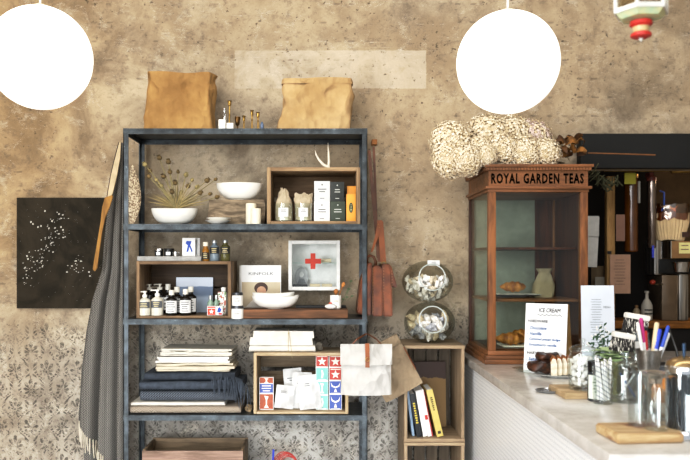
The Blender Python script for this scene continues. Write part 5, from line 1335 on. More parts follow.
# rail
m = M(); m.tube([(X(604, 4.6), 4.6, Z(170.5, 4.6)), (3.2, 4.6, Z(170.5, 4.6))], .008, 10)
for xx in (X(606, 4.6), X(640, 4.6), X(664, 4.6)): m.tube([(xx, 4.6, Z(170.5, 4.6)), (xx, 4.6, Z(160, 4.6))], .005, 8)
m.tube([(X(672, 4.58), 4.585, Z(171.6, 4.58)), (X(700, 4.58), 4.585, Z(170.4, 4.58))], [.011, .014], 10)
m.solo('brass_rail', GOLD, 'thin brass rail across the top of the back room hatch', 'rail')
# post with notes
ps = T('wooden_post', 'narrow pale wooden post inside the hatch carrying clipped notes', 'post', (X(611, DB), DB, 0))
m = M(); m.box(-.024, .024, 0, .04, 0, Z(176, DB), bev=.003); m.part('post', wood('pale batten', '#b8935c', '#8a673a', (12, 12, 1.2), 3), ps)
m = M(); m.box(-.022, .0, -.008, 0, Z(254, DB), Z(251, DB)); m.part('clip', BLACK, ps)
def note(label, px0, px1, py0, py1, D, mt, lines=0, cat='note', tilt=0, curl=0):
    n = T('hanging_note', label, cat, (X((px0+px1)/2, D), D, Z(py1, D))); h = (px1-px0)/2*K(D); H = (py1-py0)*K(D)
    m = M(); m.sheet(lambda u, v: Vector(((u-.5)*2*h, -curl*(1-v)**2, H*v)), 4, 8, .001)
    m2 = M()
    if lines: bars(m2, -h*.75, h*.65, H*.2, H*.9, lines, -.0016-curl*.3, int(px0), .7, .25)
    if tilt:
        for mm in (m, m2): bmesh.ops.transform(mm.bm, matrix=ry(tilt), verts=mm.bm.verts)
    m.part('sheet', mt, n)
    if lines: m2.part('handwritten_lettering', mat('faint brown ink', '#8d7360', .8), n)
    else: m2.bm.free()
    return n
PINK = mat('pinkish tan paper', '#b3917a', .85, var=.06); PINKD = mat('dim pink paper', '#93705f', .85, var=.06); YEL = mat('yellow sticky note', '#cfc94f', .8, var=.04); YEL2 = mat('cream sticky note', '#e2d99a', .8, var=.04)
note('pinkish tan handwritten sheet clipped to the pale post', 610, 630.5, 254.5, 293.5, DB-.02, PINK, 9)
note('small dull pink paper higher up on the pale post', 616, 625, 214.5, 241, DB-.015, PINKD, 0)
note('white paper scrap hanging in the dark gap beside the cabinet', 586.5, 597, 217, 267, 4.5, mat('dim white paper', '#c9c9c6', .85, var=.08), 0, tilt=.05)
note('folded top of white paper scrap beside the cabinet', 586.5, 599, 216, 236, 4.49, mat('dim white paper', '#c9c9c6', .85), 0)
pk = T('paper_packet', 'brown paper packet with grey label standing beside the cabinet', 'packet', (X(597, 4.5), 4.5, CZ+.0)); 
pk.location = (X(597.5, 4.66), 4.66, bwz); Hp = Z(266, 4.66)-bwz
m = M(); m.sheet(lambda u, v: Vector(((u-.5)*.075, -.03*math.sin(PI*u)*(1-v*.6)+.004*noise.noise(Vector((u*5, v*9, 3))), Hp*v)), 8, 14, .004); m.part('packet_body', mat('dull brown paper', '#6b5a42', .85, var=.15), pk)
m = M(); m.box(-.028, .028, -.040, -.037, Hp*.55, Hp*.8); m.part('paper_label', mat('dull grey label', '#8d8779', .8), pk)
# hanging cup tubes
def tube_disp(label, px0, px1, py0, py1, D, mt, cap):
    r = (px1-px0)/2*K(D); z0, z1 = Z(py1, D), Z(py0, D); c = T('hanging_cup_dispenser', label, 'dispenser', (X((px0+px1)/2, D), D, z0))
    m = M(); m.lathe([(0, .006), (r*.82, 0), (r, .008), (r, z1-z0), (0, z1-z0)], 28); m.part('tube', mt, c)
    m = M(); m.lathe([(0, z1-z0), (r*1.08, z1-z0), (r*1.08, z1-z0+.02), (r*.6, z1-z0+.03), (0, z1-z0+.03)], 28); m.box(-.012, .012, 0, .06, z1-z0+.028, z1-z0+.05); m.part('bracket_cap', cap, c)
    return c
tube_disp('amber brown tube dispenser hanging under the yellow note', 624.5, 637.5, 178, 252, 4.6, mat('amber acrylic', '#6a3a10', .12, var=.2, sc=4, spec=.8), GOLD)
t2 = tube_disp('slim chrome tube dispenser hanging near the basket filters', 647, 656, 181, 248, 4.6, mat('dark chrome', '#9d8f86', .14, .95, var=.2, sc=3), mat('dull red cap', '#7a3a30', .4))
m = M(); m.tube([(.05, 0, .34), (.075, 0, .33), (.075, 0, .25), (.06, 0, .22)], .005, 8); m.part('blue_hose', mat('blue hose', '#2f56b0', .4), t2)
note('yellow sticky note on the amber tube dispenser', 624.5, 635.8, 173, 184, 4.515, YEL, 0)
m = M(); m.box(-.006, .006, 0, .01, 0, .13, bev=.003); m.solo('white_thermometer', mat('white plastic', '#cfccc4', .4), 'small white stick hanging between the two tube dispensers', 'thermometer', (X(639.5, 4.58), 4.58, Z(203, 4.58)))
m = M(); m.box(-.006, .006, 0, .012, 0, .075, bev=.004); m.solo('blue_marker', mat('ultramarine plastic', '#3a48c8', .4), 'ultramarine blue marker hanging in the dark beside the grinder', 'pen', (X(653.3, 4.55), 4.55, Z(258, 4.55)))
# machines
GR = T('coffee_grinder', 'stainless steel coffee grinder on the back worktop', 'grinder', (X(672, 4.68), 4.68, bwz))
def gx(px): return X(px, 4.62)-X(672, 4.68)
def gz(py): return Z(py, 4.62)-bwz
STN = NT('brushed stainless'); STN.set(.28, .95); _n = STN.noise(2, 3, .5, STN.vec((30, 30, 1))); STN.color(STN.mix(_n.step(.3, .7), '#6a6560', '#cfccc6'))
DKM = mat('black machine metal', '#1a1917', .3, .5, var=.2)
m = M(); m.box(gx(662), gx(678), -.06, .16, 0, gz(275), bev=.006); m.part('lower_body', mat('warm steel', '#8d7a66', .25, .8, var=.2, sc=4), GR)
m = M(); m.box(gx(678.3), gx(688), -.07, .16, 0, gz(274), bev=.012); m.part('steel_column', STN.m, GR)
m = M(); m.box(gx(660), gx(694), -.05, .16, gz(274)+.001, gz(259), bev=.004); m.part('neck', DKM, GR)
m = M(); m.lathe([(0, 0), (.05, 0), (.06, .05), (.065, .06), (0, .06)], 24, (gx(682), -.03, gz(272))); m.part('chute', CHROME, GR)
m = M(); m.box(gx(655.5), gx(664), -.04, .1, gz(275), gz(240), bev=.01); m.part('motor_housing', STN.m, GR)
m = M(); m.tube([(gx(662), -.07, gz(284)), (gx(652), -.10, gz(284.5))], .004, 8); m.part('lever', CHROME, GR)
m = M(); m.ball((gx(649), -.11, gz(282)), .017, 2, (1, 1, .9)); m.part('red_knob', mat('red knob', '#a5321c', .4), GR)
bxo = T('wooden_tray_box', 'tan box front with a cream sticky note above the grinder', 'box', (X(684, 4.6), 4.6, gz(258.5)+bwz+.002)); H = Z(241, 4.6)-bxo.location.z
m = M(); m.box(-.078, .10, 0, .14, 0, H, bev=.004); m.part('box_body', mat('tan board', '#9a7346', .7, var=.12), bxo)
m = M(); m.box(-.080, -.074, -.003, .14, 0, H); m.part('metal_edge', CHROME, bxo)
note('cream sticky note on the tan box above the grinder', 679, 691, 242.5, 253.5, 4.594, YEL2, 2)
# paper filters
fl = T('paper_filter_basket', 'open plastic pack of fluted cream coffee filters on the tan box', 'coffee filters', (X(671, 4.66), 4.665, Z(240.5, 4.6)))
m = M(); n = 60
def ff(u, v):
    a = u*2*PI; r_ = (.075+.028*min(1, v*1.6))*(1+.035*math.cos(a*30)); return Vector((r_*math.cos(a), r_*math.sin(a)*.8, .165*v + .006*math.cos(a*3)))
m.sheet(ff, 120, 6, .001); m.lathe([(0, .003), (.074, .003)], 24); m.part('fluted_paper', mat('cream filter paper', '#dcc49a', .85, var=.06), fl)
m = M(); m.sheet(lambda u, v: Vector(((.105+.02*noise.noise(Vector((math.cos(u*2*PI)*2, math.sin(u*2*PI)*2, v*3))))*math.cos(u*2*PI), .09*math.sin(u*2*PI), .125 + .09*v + .02*noise.noise(Vector((math.cos(u*2*PI)*3, math.sin(u*2*PI)*3, 4+v))))), 40, 6, .0008); m.part('plastic_wrap', glass('brownish wrap', '#d9b58a', .8, rough=.15, base=.18), fl)
m = M(); m.box(-.02, .022, -.0955, -.093, .02, .05); m.part('dark_label', mat('dark brown label', '#4a2f26', .7), fl, loc=(.055, .02, 0))
# bottles
cb = T('ceramic_bottle', 'white ceramic bottle with dark lettering on the back worktop', 'bottle', (X(646.8, 4.68), 4.68, bwz)); Hc = Z(291, 4.68)-bwz; r = 5.4*K(4.68)
m = M(); m.lathe([(0, 0), (r*.9, 0), (r, .006), (r, Hc*.5), (r*.75, Hc*.62), (r*.34, Hc*.74), (r*.3, Hc*.92), (r*.42, Hc*.95), (r*.4, Hc), (0, Hc)], 26); m.part('bottle_body', mat('grey white stoneware', '#b9b4a9', .4, var=.08), cb)
m = M(); arcbars(m, r+.001, Hc*.16, Hc*.42, 2, .8, 2); m.part('dark_lettering', BLACK, cb)
jb = T('stoneware_jar', 'small stoneware jar with stopper beside the ceramic bottle', 'jar', (X(636.6, 4.72), 4.72, bwz)); Hc = Z(305, 4.72)-bwz; r = 3.5*K(4.72)
m = M(); m.lathe([(0, 0), (r*.9, 0), (r, .004), (r, Hc*.62), (r*.5, Hc*.78), (0, Hc*.78)], 20); m.part('jar_body', mat('beige stoneware', '#a8977a', .5, var=.1), jb)
m = M(); m.lathe([(0, Hc*.78), (r*.45, Hc*.78), (r*.5, Hc*.95), (r*.25, Hc), (0, Hc)], 16); m.part('stopper', mat('cork', '#8d6b48', .8), jb)
# ================================================================== THINGS ON THE COUNTER
cz = CZ + .0006
def cd(py): return (EYE - CZ) * F / (py - CY)       # distance of a counter point seen at row py
INKB = mat('blue marker ink', '#2f74b8', .7); INKK = mat('black marker ink', '#26272b', .7)
# A-frame sign
Ds = 3.40
sg = T('ice_cream_sign', 'white A-frame menu board offering ice cream in front of the tea cabinet', 'sign', (X(544, Ds), Ds, cz)); h2 = 21*K(Ds); H = (Z(303.5, Ds+.05)-cz)
sg.rotation_euler = (0, 0, -.56)
ang = -.13
m = M(); m.box(-h2, h2, 0, .008, 0, H/math.cos(ang), rot=rx(ang), piv=(0, 0, 0)); m.part('front_board', mat('white board', '#f0f1f2', .6, var=.02), sg)
bb = M(); bb.box(-h2, h2, .0, .012, 0, H/math.cos(ang), rot=rx(.22), piv=(0, 0, 0)); 
off = .012 + math.tan(.13)*H + math.tan(.22)*H
for v in bb.bm.verts: v.co.y += off + .0
bb.part('rear_board', wood('blond ply', '#c9a873', '#a88552', (10, 10, 1.2), 3), sg)
def ontext(s, fz, h, w, mt, fx=0, shear=0):
    return text(s, 'handwritten_lettering', mt, sg, (fx, -.0012 + math.tan(.13)*H*fz, H*fz), h, w, rot=(PI/2-.13, 0, 0), shear=shear, bold=.022)
ontext('ICE CREAM', .905, .019, h2*1.05, INKK, h2*.16, .1)
m = M(); m.tube([(h2*(-.42+1.2*k/24), math.tan(.13)*H*.835-.002, H*.835+.004*math.sin(k*1.57)) for k in range(25)], .0013, 5); m.part('wavy_underline', INKK, sg)
ontext('HARDWARE', .745, .014, h2*.95, INKK, -h2*.38)
for k, (s, w) in enumerate((('- Chocolate', .95), ('- Vanilla', .72), ('- Caramel pecan fudge', 1.62), ('- Strawberry vanilla', 1.45))): ontext(s, .645-.082*k, .0150, h2*w, INKB, -h2*(.90-w/2), .2)
ontext('HARVEST', .285, .014, h2*.8, INKK, -h2*.45)
for k, (s, w) in enumerate((('- Salted caramel', 1.35), ('- Figs on toast', 1.05))): ontext(s, .195-.085*k, .0150, h2*w, INKB, -h2*(.90-w/2), .2)
# printed menu sheet in a clear stand
Dm = 3.30
mn = T('menu_sheet', 'tall white printed menu sheet standing upright behind the glass jars', 'menu', (X(599, Dm), Dm, cz)); h2 = 16.6*K(Dm); H = Z(285.5, Dm)-cz
m = M(); m.box(-h2, h2, 0, .003, .004, H, rot=rx(-.05), piv=(0, 0, 0)); m.part('sheet', mat('bluish white sheet', '#d3dae4', .6, var=.02), mn)
m = M(); bars(m, -h2*.55, h2*.35, H*.25, H*.86, 22, -.0012, 9, .75, .22); bmesh.ops.transform(m.bm, matrix=rx(-.05), verts=m.bm.verts); m.part('fine_lettering', mat('pale grey ink', '#cdd2da', .7), mn)
text('MENU', 'title_lettering', GREYP, mn, (h2*.55, -.0015+math.tan(.05)*H*.76, H*.76), .008, h2*.42, rot=(PI/2-.05, 0, 0))
m = M(); m.box(-h2*1.02, h2*1.02, -.03, .06, 0, .004, bev=.001); m.part('clear_stand', GLASS, mn)
# pastry plates
GP = glass('glass plate', '#eef3f0', .7, base=.16)
plate('glass_plate', 'empty clear glass plate at the foot of the ice cream sign', (X(526, 3.48), 3.47, cz), .062, GP)
plate('cake_plate', 'white plate carrying chocolate pastry and iced loaf', (X(556, 3.40)-.0, 3.30, cz), .125, mat('clear white plate', '#dfe2e0', .25, var=.03), .6)
CHO = NT('dark chocolate'); CHO.set(.42); _n = CHO.noise(40, 4, .6); CHO.color(CHO.mix(_n.step(.4, .7), '#241109', '#5a321b')); CHO.bump(_n, .5, .006)
m = M(); m.ring((0, 0, .024), .034, .0225, 32, 14); m.jitter(.013, 34, 3)
lo = min(v.co.z for v in m.bm.verts)
for v in m.bm.verts: v.co.z -= lo
dn = m.solo('chocolate_doughnut', CHO.m, 'lower chocolate glazed doughnut leaning on the iced loaf', 'doughnut', (X(541, 3.3), 3.315, cz+.0125))
m = M(); m.ring((0, 0, .02), .030, .018, 32, 14); m.jitter(.013, 34, 7)
lo = min(v.co.z for v in m.bm.verts)
for v in m.bm.verts: v.co.z -= lo
m.solo('chocolate_doughnut', CHO.m, 'upper chocolate glazed doughnut on the white cake plate', 'doughnut', (X(548, 3.36), 3.37, cz+.055))
LOAF = NT('white crumb'); LOAF.set(.85); _n = LOAF.noise(50, 4); LOAF.color(LOAF.mix(_n.step(.4, .65), '#dccfb4', '#f3ede0')); LOAF.bump(_n, .3, .004)
CRU = mat('brown cake crust', '#a5672e', .7, var=.2, sc=30)
for i in range(4):
    sl_ = T('cake_slice', ('front slice of the white loaf cake on the plate', 'second slice of the white loaf cake', 'third slice of the white loaf cake', 'last slice of the white loaf cake by the sweet jar')[i], 'cake', (X(551.5+5.7*i, 3.27), 3.235+.010*i, cz+.0145), -.25)
    m = M(); m.prism([(-.0115, 0), (.0115, 0), (.012, .05), (.007, .068), (-.004, .072), (-.012, .056)], 0, .085); m.part('crumb', LOAF.m, sl_)
    m = M(); m.prism([(-.0124, .0565), (-.004, .0725), (.007, .0685), (.0124, .0505), (.0136, .051), (.008, .072), (-.004, .0762), (-.0136, .057)], -.001, .086); m.part('crust', CRU, sl_)
# tray ring and small board
Dr = cd(393)
m = M(); m.lathe([(0, 0), (.040, 0), (.047, .004), (.050, .009), (.048, .0095), (.044, .005), (0, .003)], 36, sx=1.25, sy=.9); m.solo('silver_dish', mat('polished silver', '#b9bcc0', .15, 1), 'small oval silver dish partly under the end of the little board', 'dish', (X(553, Dr), Dr+.02, cz))
sb = T('small_board', 'small pale wooden board under the glass sweet jar', 'board', (X(577, cd(396)), cd(398), cz), .0)
m = M(); m.box(X(559, 2.82)-X(577, 2.82), X(603, 2.82)-X(577, 2.82), -.03, .17, .0, .022, bev=.002); m.part('board', wood('pale oak', '#bda686', '#9c8866', (1.2, 12, 12), 3), sb)
sbz = cz + .0226
def lid_jar(label, px, hwpx, pyt, D, zb, mt, lidh=.05, body=None, knob=True, name='glass_jar'):
    r = hwpx*K(D); H = Z(pyt, D)-zb; j = T(name, label, 'jar', (X(px, D), D, zb)); hb = H-lidh
    m = M(); m.lathe([(0, .002), (r*.94, 0), (r, .01), (r, hb*.86), (r*.86, hb*.96), (r*.86, hb), (r*.80, hb), (r*.80, hb*.95), (r*.93, hb*.85), (r*.93, .013), (0, .012)], 36); m.part('jar_body', mt, j)
    m = M(); m.lathe([(0, hb+.001), (r*.9, hb+.001), (r*.95, hb+.006), (r*.85, hb+lidh*.28), (r*.45, hb+lidh*.48), (r*.16, hb+lidh*.55), (r*.13, hb+lidh*.66), (r*.24, hb+lidh*.86), (r*.12, H), (0, H)], 32); m.part('lid', glass('lid glass', '#f6f9f8', .85, base=.10), j)
    return j, r, hb
JG = glass('sweet jar glass', '#fafcfc', .75, base=.035)
Dj1 = cd(396)+.0
j, r, hb = lid_jar('lidded glass jar of white sweets on the small pale board', 582.5, 13.6, 338, 2.84, sbz, JG)
jc = Vector((X(582.5, 2.84), 2.84, sbz))
def fill(kind, label, cat, group, c, r, z0, z1, size, mats, n, seed, shape=(1.2, .8, .8)):
    pr = []
    for k in range(3):
        m = M(); m.ball((0, 0, 0), size, 2, shape, .4, seed+k); pr.append(m.mesh(kind, mats[k % len(mats)]))
    rr = random.Random(seed); placed = []; t = 0
    while len(placed) < n and t < 30000:
        t += 1; a = rr.uniform(0, 2*PI); q = (r-size*1.25)*math.sqrt(rr.random()); w = Vector((q*math.cos(a), q*math.sin(a), rr.uniform(z0+size, z1)))
        if any((w-o).length < size*1.5 for o in placed): continue
        placed.append(w); o = bpy.data.objects.new(kind, pr[len(placed) % 3]); COL.objects.link(o); tag(o, label, cat, c+w, 0, group); o.rotation_euler = (rr.uniform(0, 6), rr.uniform(0, 6), rr.uniform(0, 6))
fill('marshmallow', 'white marshmallow sweet in the lidded jar on the small board', 'sweet', 'white sweets in the lidded jar', jc, r*.92, .013, hb*.84, .0105, [mat('white marshmallow', '#f4f2ee', .7, var=.03), mat('soft marshmallow', '#e9e4dc', .7, var=.03)], 75, 5)
# brown sweets jar behind
j, r, hb = lid_jar('lidded glass jar of brown sweets half hidden behind the white sweet jar', 593, 11, 350, 3.14, cz, JG, .04)
fill('caramel', 'brown caramel in the jar behind the white sweets', 'sweet', 'caramels in the rear jar', Vector((X(593, 3.14), 3.14, cz)), r*.92, .013, hb*.7, .0125, [mat('caramel brown', '#9a5a34', .5, var=.2), mat('dark caramel', '#5d3320', .5, var=.2)], 34, 9)
# shaker with black cap
Dk = cd(402)
sh = T('labelled_bottle', 'slim bottle with black cap and white label beside the straws', 'bottle', (X(595.3, 2.74), 2.74, cz)); H = Z(361, 2.74)-cz; r = 7.6*K(2.74)
m = M(); m.lathe([(0, 0), (r*.96, 0), (r, .004), (r, H*.70), (r*.8, H*.74), (0, H*.74)], 28); m.part('bottle_body', mat('smoky glass', '#3a3d42', .15, var=.1), sh)
m = M(); m.lathe([(0, H*.74), (r*.98, H*.74), (r*.98, H*.98), (r*.9, H), (0, H)], 28); m.part('cap', BLACKG, sh)
m = M(); arcpatch(m, r+.0007, H*.06, H*.66, 1.3); m.part('paper_label', mat('greenish white label', '#dfe6da', .6, var=.04), sh)
m = M(); arcbars(m, r+.0013, H*.2, H*.6, 5, .7, 8); m.part('fine_lettering', mat('green ink', '#6f8d70', .7), sh)
def tumbler(label, px, hwt, hwb, pyt, D, zb, name='tumbler', mt=None, th=.0025, base=.012):
    rt, rb = hwt*K(D), hwb*K(D); H = Z(pyt, D)-zb; c = T(name, label, 'glass', (X(px, D), D, zb))
    m = M(); m.lathe([(0, 0), (rb, 0), (rb+.0008, .003), (rt, H), (rt-th, H), (rb-th+.001, base), (0, base)], 32); m.part('glass_body', mt or TG, c)
    return c, rt, H
TG = glass('tumbler glass', '#fafcfc', .75, base=.06)
tumbler('straight glass holding white paper straws', 602.8, 10.2, 9.2, 366, 2.68, cz)
gc = Vector((X(602.8, 2.68), 2.68, cz))
STW = NT('striped paper straw'); STW.set(.7); _x, _y, _z = STW.xyz(); STW.color(STW.mix(((_z*60 + _x*40).fr()).step(.72, .78), '#f0efec', '#9aa0a8'))
rr = random.Random(2)
for k in range(16):
    a = k*2.4; rb_ = .010+.016*rr.random(); rt_ = .012+.017*rr.random(); L = rr.uniform(.125, .15)
    m = M(); m.tube([Vector((rb_*math.cos(a+.8), rb_*math.sin(a+.8), .014)), Vector((rt_*math.cos(a), rt_*math.sin(a), .014+L))], .0032, 8); m.solo('paper_straw', STW.m, 'white paper straw standing in the straight glass', 'straw', gc, group='paper straws in the straight glass')
# wide lidded jar
WJ = cd(404)
j, r, hb = lid_jar('wide lidded glass jar holding a few blue striped straws', 626.5, 15.5, 356, 2.72, cz, TG, .035)
jc = Vector((X(626.5, 2.72), 2.72, cz))
for k in range(8):
    a = k*2.1; m = M(); m.tube([Vector((.030*math.cos(a), .030*math.sin(a), .016)), Vector((-.024*math.cos(a+.3), -.03*math.sin(a), hb*.80))], .0032, 8)
    m.solo('paper_straw', mat('blue straw', '#3d5f96', .6) if k % 3 == 0 else STW.m, 'paper straw lying slanted in the wide lidded jar', 'straw', jc, group='straws in the wide lidded jar')
# plant
pp = T('potted_plant', 'small green leafy plant in a pale yellow-green pot behind the straws', 'plant', (X(612, 2.88), 2.88, cz)); Hp = .125
m = M(); m.lathe([(0, 0), (.036, 0), (.046, Hp), (.041, Hp), (.038, Hp-.012), (0, Hp-.012)], 28); m.part('pot', mat('yellow green pot', '#b9bd86', .5, var=.05), pp)
rr = random.Random(6)
LFM = mat('grey green leaf', '#b4c79c', .55, c2='#7d9768', sc=22)
for k in range(22):
    a = k*2.4; L = rr.uniform(.05, .08); up = rr.uniform(.2, 1.0)
    d = Vector((math.cos(a), math.sin(a), up)).normalized(); side = d.cross(Vector((0, 0, 1))).normalized(); c0 = Vector((.02*math.cos(a), .02*math.sin(a), Hp+.004+.006*(k % 5)))
    m = M(); m.sheet(lambda u, v: c0 + d*L*v + side*(u-.5)*.058*math.sin(PI*(v*.9+.08)) - Vector((0, 0, .03*v*v)), 4, 7, .0008); m.tube([Vector((0, 0, Hp-.014)), c0], .0016, 5); m.part('leaf', LFM, pp)
# white flowering sprig in a small glass
Dv = 3.05
sv = T('flower_sprig', 'airy green sprig with tiny white flowers in front of the menu sheet', 'flower sprig', (X(606, Dv), Dv, cz+.006))
rr = random.Random(14); ms, ml, mf = M(), M(), M()
H0 = Z(345, Dv)-cz-.006
tips = [(592, 335), (597, 329), (603, 326), (609, 332), (612, 340), (588, 343), (600, 338)]
for px, py in tips:
    t = Vector((X(px, Dv)-X(606, Dv), rr.uniform(-.03, .01), Z(py, Dv)-cz-.006)); b_ = Vector((0, 0, .0)); md = Vector((t.x*.3, t.y*.5, H0*.8))
    ms.tube([b_, md, t], [.0014, .0012, .0007], 5)
    for q in range(6):
        p = md.lerp(t, .25+.75*q/5); a = rr.uniform(0, 6); d = Vector((math.cos(a), -.3, math.sin(a)*.8)).normalized(); s_ = Vector((0, 1, 0)).cross(d).normalized()
        ml.sheet(lambda u, v: p + d*.020*v + s_*(u-.5)*.008*math.sin(PI*v), 2, 4, .0006)
    for q in range(3): mf.ball(t+Vector((rr.uniform(-.012, .012), rr.uniform(-.01, .01), rr.uniform(-.010, .010))), .0048, 1)
ms.part('stem', mat('dark green stem', '#3f5a38', .7), sv); ml.part('leaves', mat('deep leaf green', '#3c5c3c', .6, var=.2), sv); mf.part('blossom', PAPERW, sv)
c, rt, H = tumbler('small glass holding the flowering sprig behind the plant', 606, 9, 8, 352, Dv, cz)
# brushes in a white crock
BRW = mat('white painted wood', '#e9e6df', .5, var=.04)
BRI = NT('dark bristles with white tips'); BRI.set(.8); _x, _y, _z = BRI.xyz(); _n = BRI.noise(220, 2, .5, BRI.vec((1, 1, .15))); BRI.color(BRI.mix(_n.step(.56, .60), '#1d1a18', '#d8d3ca'))
def brush(label, px0, py0, px1, py1, D, drop):
    b = T('scrubbing_brush', label, 'brush', (X((px0+px1)/2, D), D, Z(max(py0, py1), D))); w = (px1-px0)*K(D); ang = -math.atan2(-(py1-py0), px1-px0)
    m = M(); m.box(-w/2, w/2, -.02, .02, 0, .022, bev=.008); bmesh.ops.transform(m.bm, matrix=ry(ang), verts=m.bm.verts); m.part('brush_back', BRW, b)
    m = M()
    for k in range(12):
        for q in range(3):
            xx = -w/2+.008 + (w-.016)*k/11; m.tube([(xx, -.012+.012*q, .001), (xx*1.03, -.016+.016*q, -drop)], [.0048, .0056], 6)
    bmesh.ops.transform(m.bm, matrix=ry(ang), verts=m.bm.verts); m.part('bristle', BRI.m, b); return b
b1 = brush('larger white-backed brush with dark bristles, propped highest behind the pens', 624.5, 315.5, 648.5, 319.5, 2.98, .055)
b2 = brush('smaller white-backed brush with dark bristles in front of the larger one', 612, 334.5, 634, 338.5, 2.86, .05)
CRK = glass('cloudy glass crock', '#e3e5e4', .7, base=.16)
cr = T('glass_crock', 'round cloudy glass crock behind the smaller brush', 'crock', (X(632, 3.0), 3.0, cz)); Hc = Z(331.5, 3.0)-cz
m = M(); m.lathe([(0, 0), (.058, 0), (.072, .03), (.074, Hc*.7), (.066, Hc*.93), (.066, Hc), (.06, Hc), (.06, .01), (0, .01)], 32, sx=.92); m.part('crock_body', CRK, cr)
m = M(); m.box(-.020, .028, -.0795, -.0755, Hc*.66, Hc*.86, bev=.001); m.part('paper_label', PAPERW, cr)
cr2 = T('glass_crock', 'low cloudy glass crock under the smaller brush', 'crock', (X(624, 2.86), 2.86, cz)); Hc2 = Z(351, 2.86)-cz
m = M(); m.lathe([(0, 0), (.032, 0), (.040, .02), (.040, Hc2), (.036, Hc2), (.036, .01), (0, .01)], 28); m.part('crock_body', CRK, cr2)
# pewter goblet with pens
Dg_ = 2.52
gb = T('pewter_goblet', 'dull pewter trophy goblet full of pens on the counter', 'goblet', (X(648.5, Dg_), Dg_, cz)); H = Z(349.5, Dg_)-cz; r = 12.8*K(Dg_)
m = M(); m.lathe([(0, 0), (.034, 0), (.034, .004), (.022, .012), (.008, .022), (.006, H*.28), (.010, H*.33), (.006, H*.37), (r*.35, H*.45), (r*.78, H*.68), (r*.93, H*.92), (r, H), (r*.94, H), (r*.88, H*.92), (r*.72, H*.68), (0, H*.42)], 36); m.part('goblet_body', PEWTER, gb)
pens = [((641, 318), '#b8357e', 'magenta pen in the pewter goblet', 4), ((646.2, 331), '#c2343a', 'short red pen in the pewter goblet', 4), ((636, 322), '#ecebe6', 'white pen leaning outward at the edge of the goblet', 3.4), ((658, 322.5), '#dcc9a4', 'cream wooden pen in the pewter goblet', 5), ((660, 329), '#3a50c0', 'stout blue marker in the pewter goblet', 5), ((667, 325.5), '#3553b4', 'slim blue pen leaning outward in the pewter goblet', 3.6), ((670, 333), '#e4e4e2', 'white pen leaning furthest toward the brass-lidded jar', 4.6), ((665, 342), '#c3c6ca', 'silver pen low in the pewter goblet', 3.4)]
for i, ((px, py), colr, lb, wd_) in enumerate(pens):
    p = T('pen', lb, 'pen', (X(648.5, Dg_), Dg_, cz+H*.5)); t = Vector((X(px, Dg_)-X(648.5, Dg_), .012*math.sin(i*2.3), Z(py, Dg_)-cz-H*.5)); b_ = Vector((t.x*.16, .004*math.sin(i*2.3), .008)); d = (t-b_); rad = wd_*.5*K(Dg_)
    m = M(); m.tube([b_, b_+d*.72], rad*.9, 10); m.part('barrel', mat('pen body white', '#e9e9e6', .4, var=.03) if colr in ('#b8357e', '#c2343a', '#3a50c0', '#3553b4') else mat('pen '+colr, colr, .4, var=.03), p)
    m = M(); m.tube([b_+d*.60, b_+d*.97, t], [rad, rad, rad*.7], 10); m.part('cap', mat('pen '+colr, colr, .4, var=.03), p)
# brass-lidded straw jar
Db_ = 2.16
sj = T('straw_dispenser', 'tall glass straw dispenser with domed brass lid at the counter end', 'dispenser', (X(684, Db_), Db_, cz)); r = 17.5*K(Db_); H = Z(356, Db_)-cz
m = M(); m.lathe([(0, 0), (r*1.02, 0), (r*1.02, .02), (r*.95, .026), (0, .026)], 36); m.part('base', CHROME, sj)
m = M(); m.lathe([(r, .026), (r, H*.84), (r*.985, H*.84), (r*.985, .026)], 36, closed=True); m.part('glass_cylinder', TG, sj)
m = M(); m.lathe([(r*.9, H*.8), (r*1.03, H*.8), (r*1.03, H*.87), (r*.98, H*.89), (r*.9, H*.89)], 36, closed=True); m.part('chrome_collar', CHROME, sj)
m = M(); m.lathe([(0, H*.885), (r*1.0, H*.89), (r*.92, H*.93), (r*.6, H*.975), (r*.2, H), (0, H)], 36); m.part('brass_lid', mat('polished brass', '#bfa67c', .22, .9, var=.1), sj)
m = M(); m.tube([(0, 0, H-.002), (0, 0, H+.035)], [.004, .005], 10); m.part('lid_knob', mat('blue grey knob', '#3f5874', .3, .5), sj)
DKS = mat('black blue straw', '#1b222c', .35, var=.1); rr = random.Random(31)
cS = Vector((X(684, Db_), Db_, cz))
k = 0
for ring_, cnt in ((r*.86, 26), (r*.62, 18)):
    for q in range(cnt):
        a = 2*PI*q/cnt + ring_*40
        if ring_ < r*.8 and False: continue
        m = M(); m.tube([Vector((ring_*math.cos(a), ring_*math.sin(a), .028)), Vector((ring_*math.cos(a+.15), ring_*math.sin(a+.15), H*.68+rr.uniform(0, .012)))], .0036, 7)
        m.solo('drinking_straw', DKS, 'dark drinking straw in the brass-lidded dispenser', 'straw', cS, group='dark straws in the dispenser')
m = M(); m.lathe([(0, -.001), (.016, -.001), (.016, .001), (0, .001)], 20, rot=rx(PI/2)); m.part('paper_label', PAPERW, sj, loc=(.026, -r*.95, H*.52))
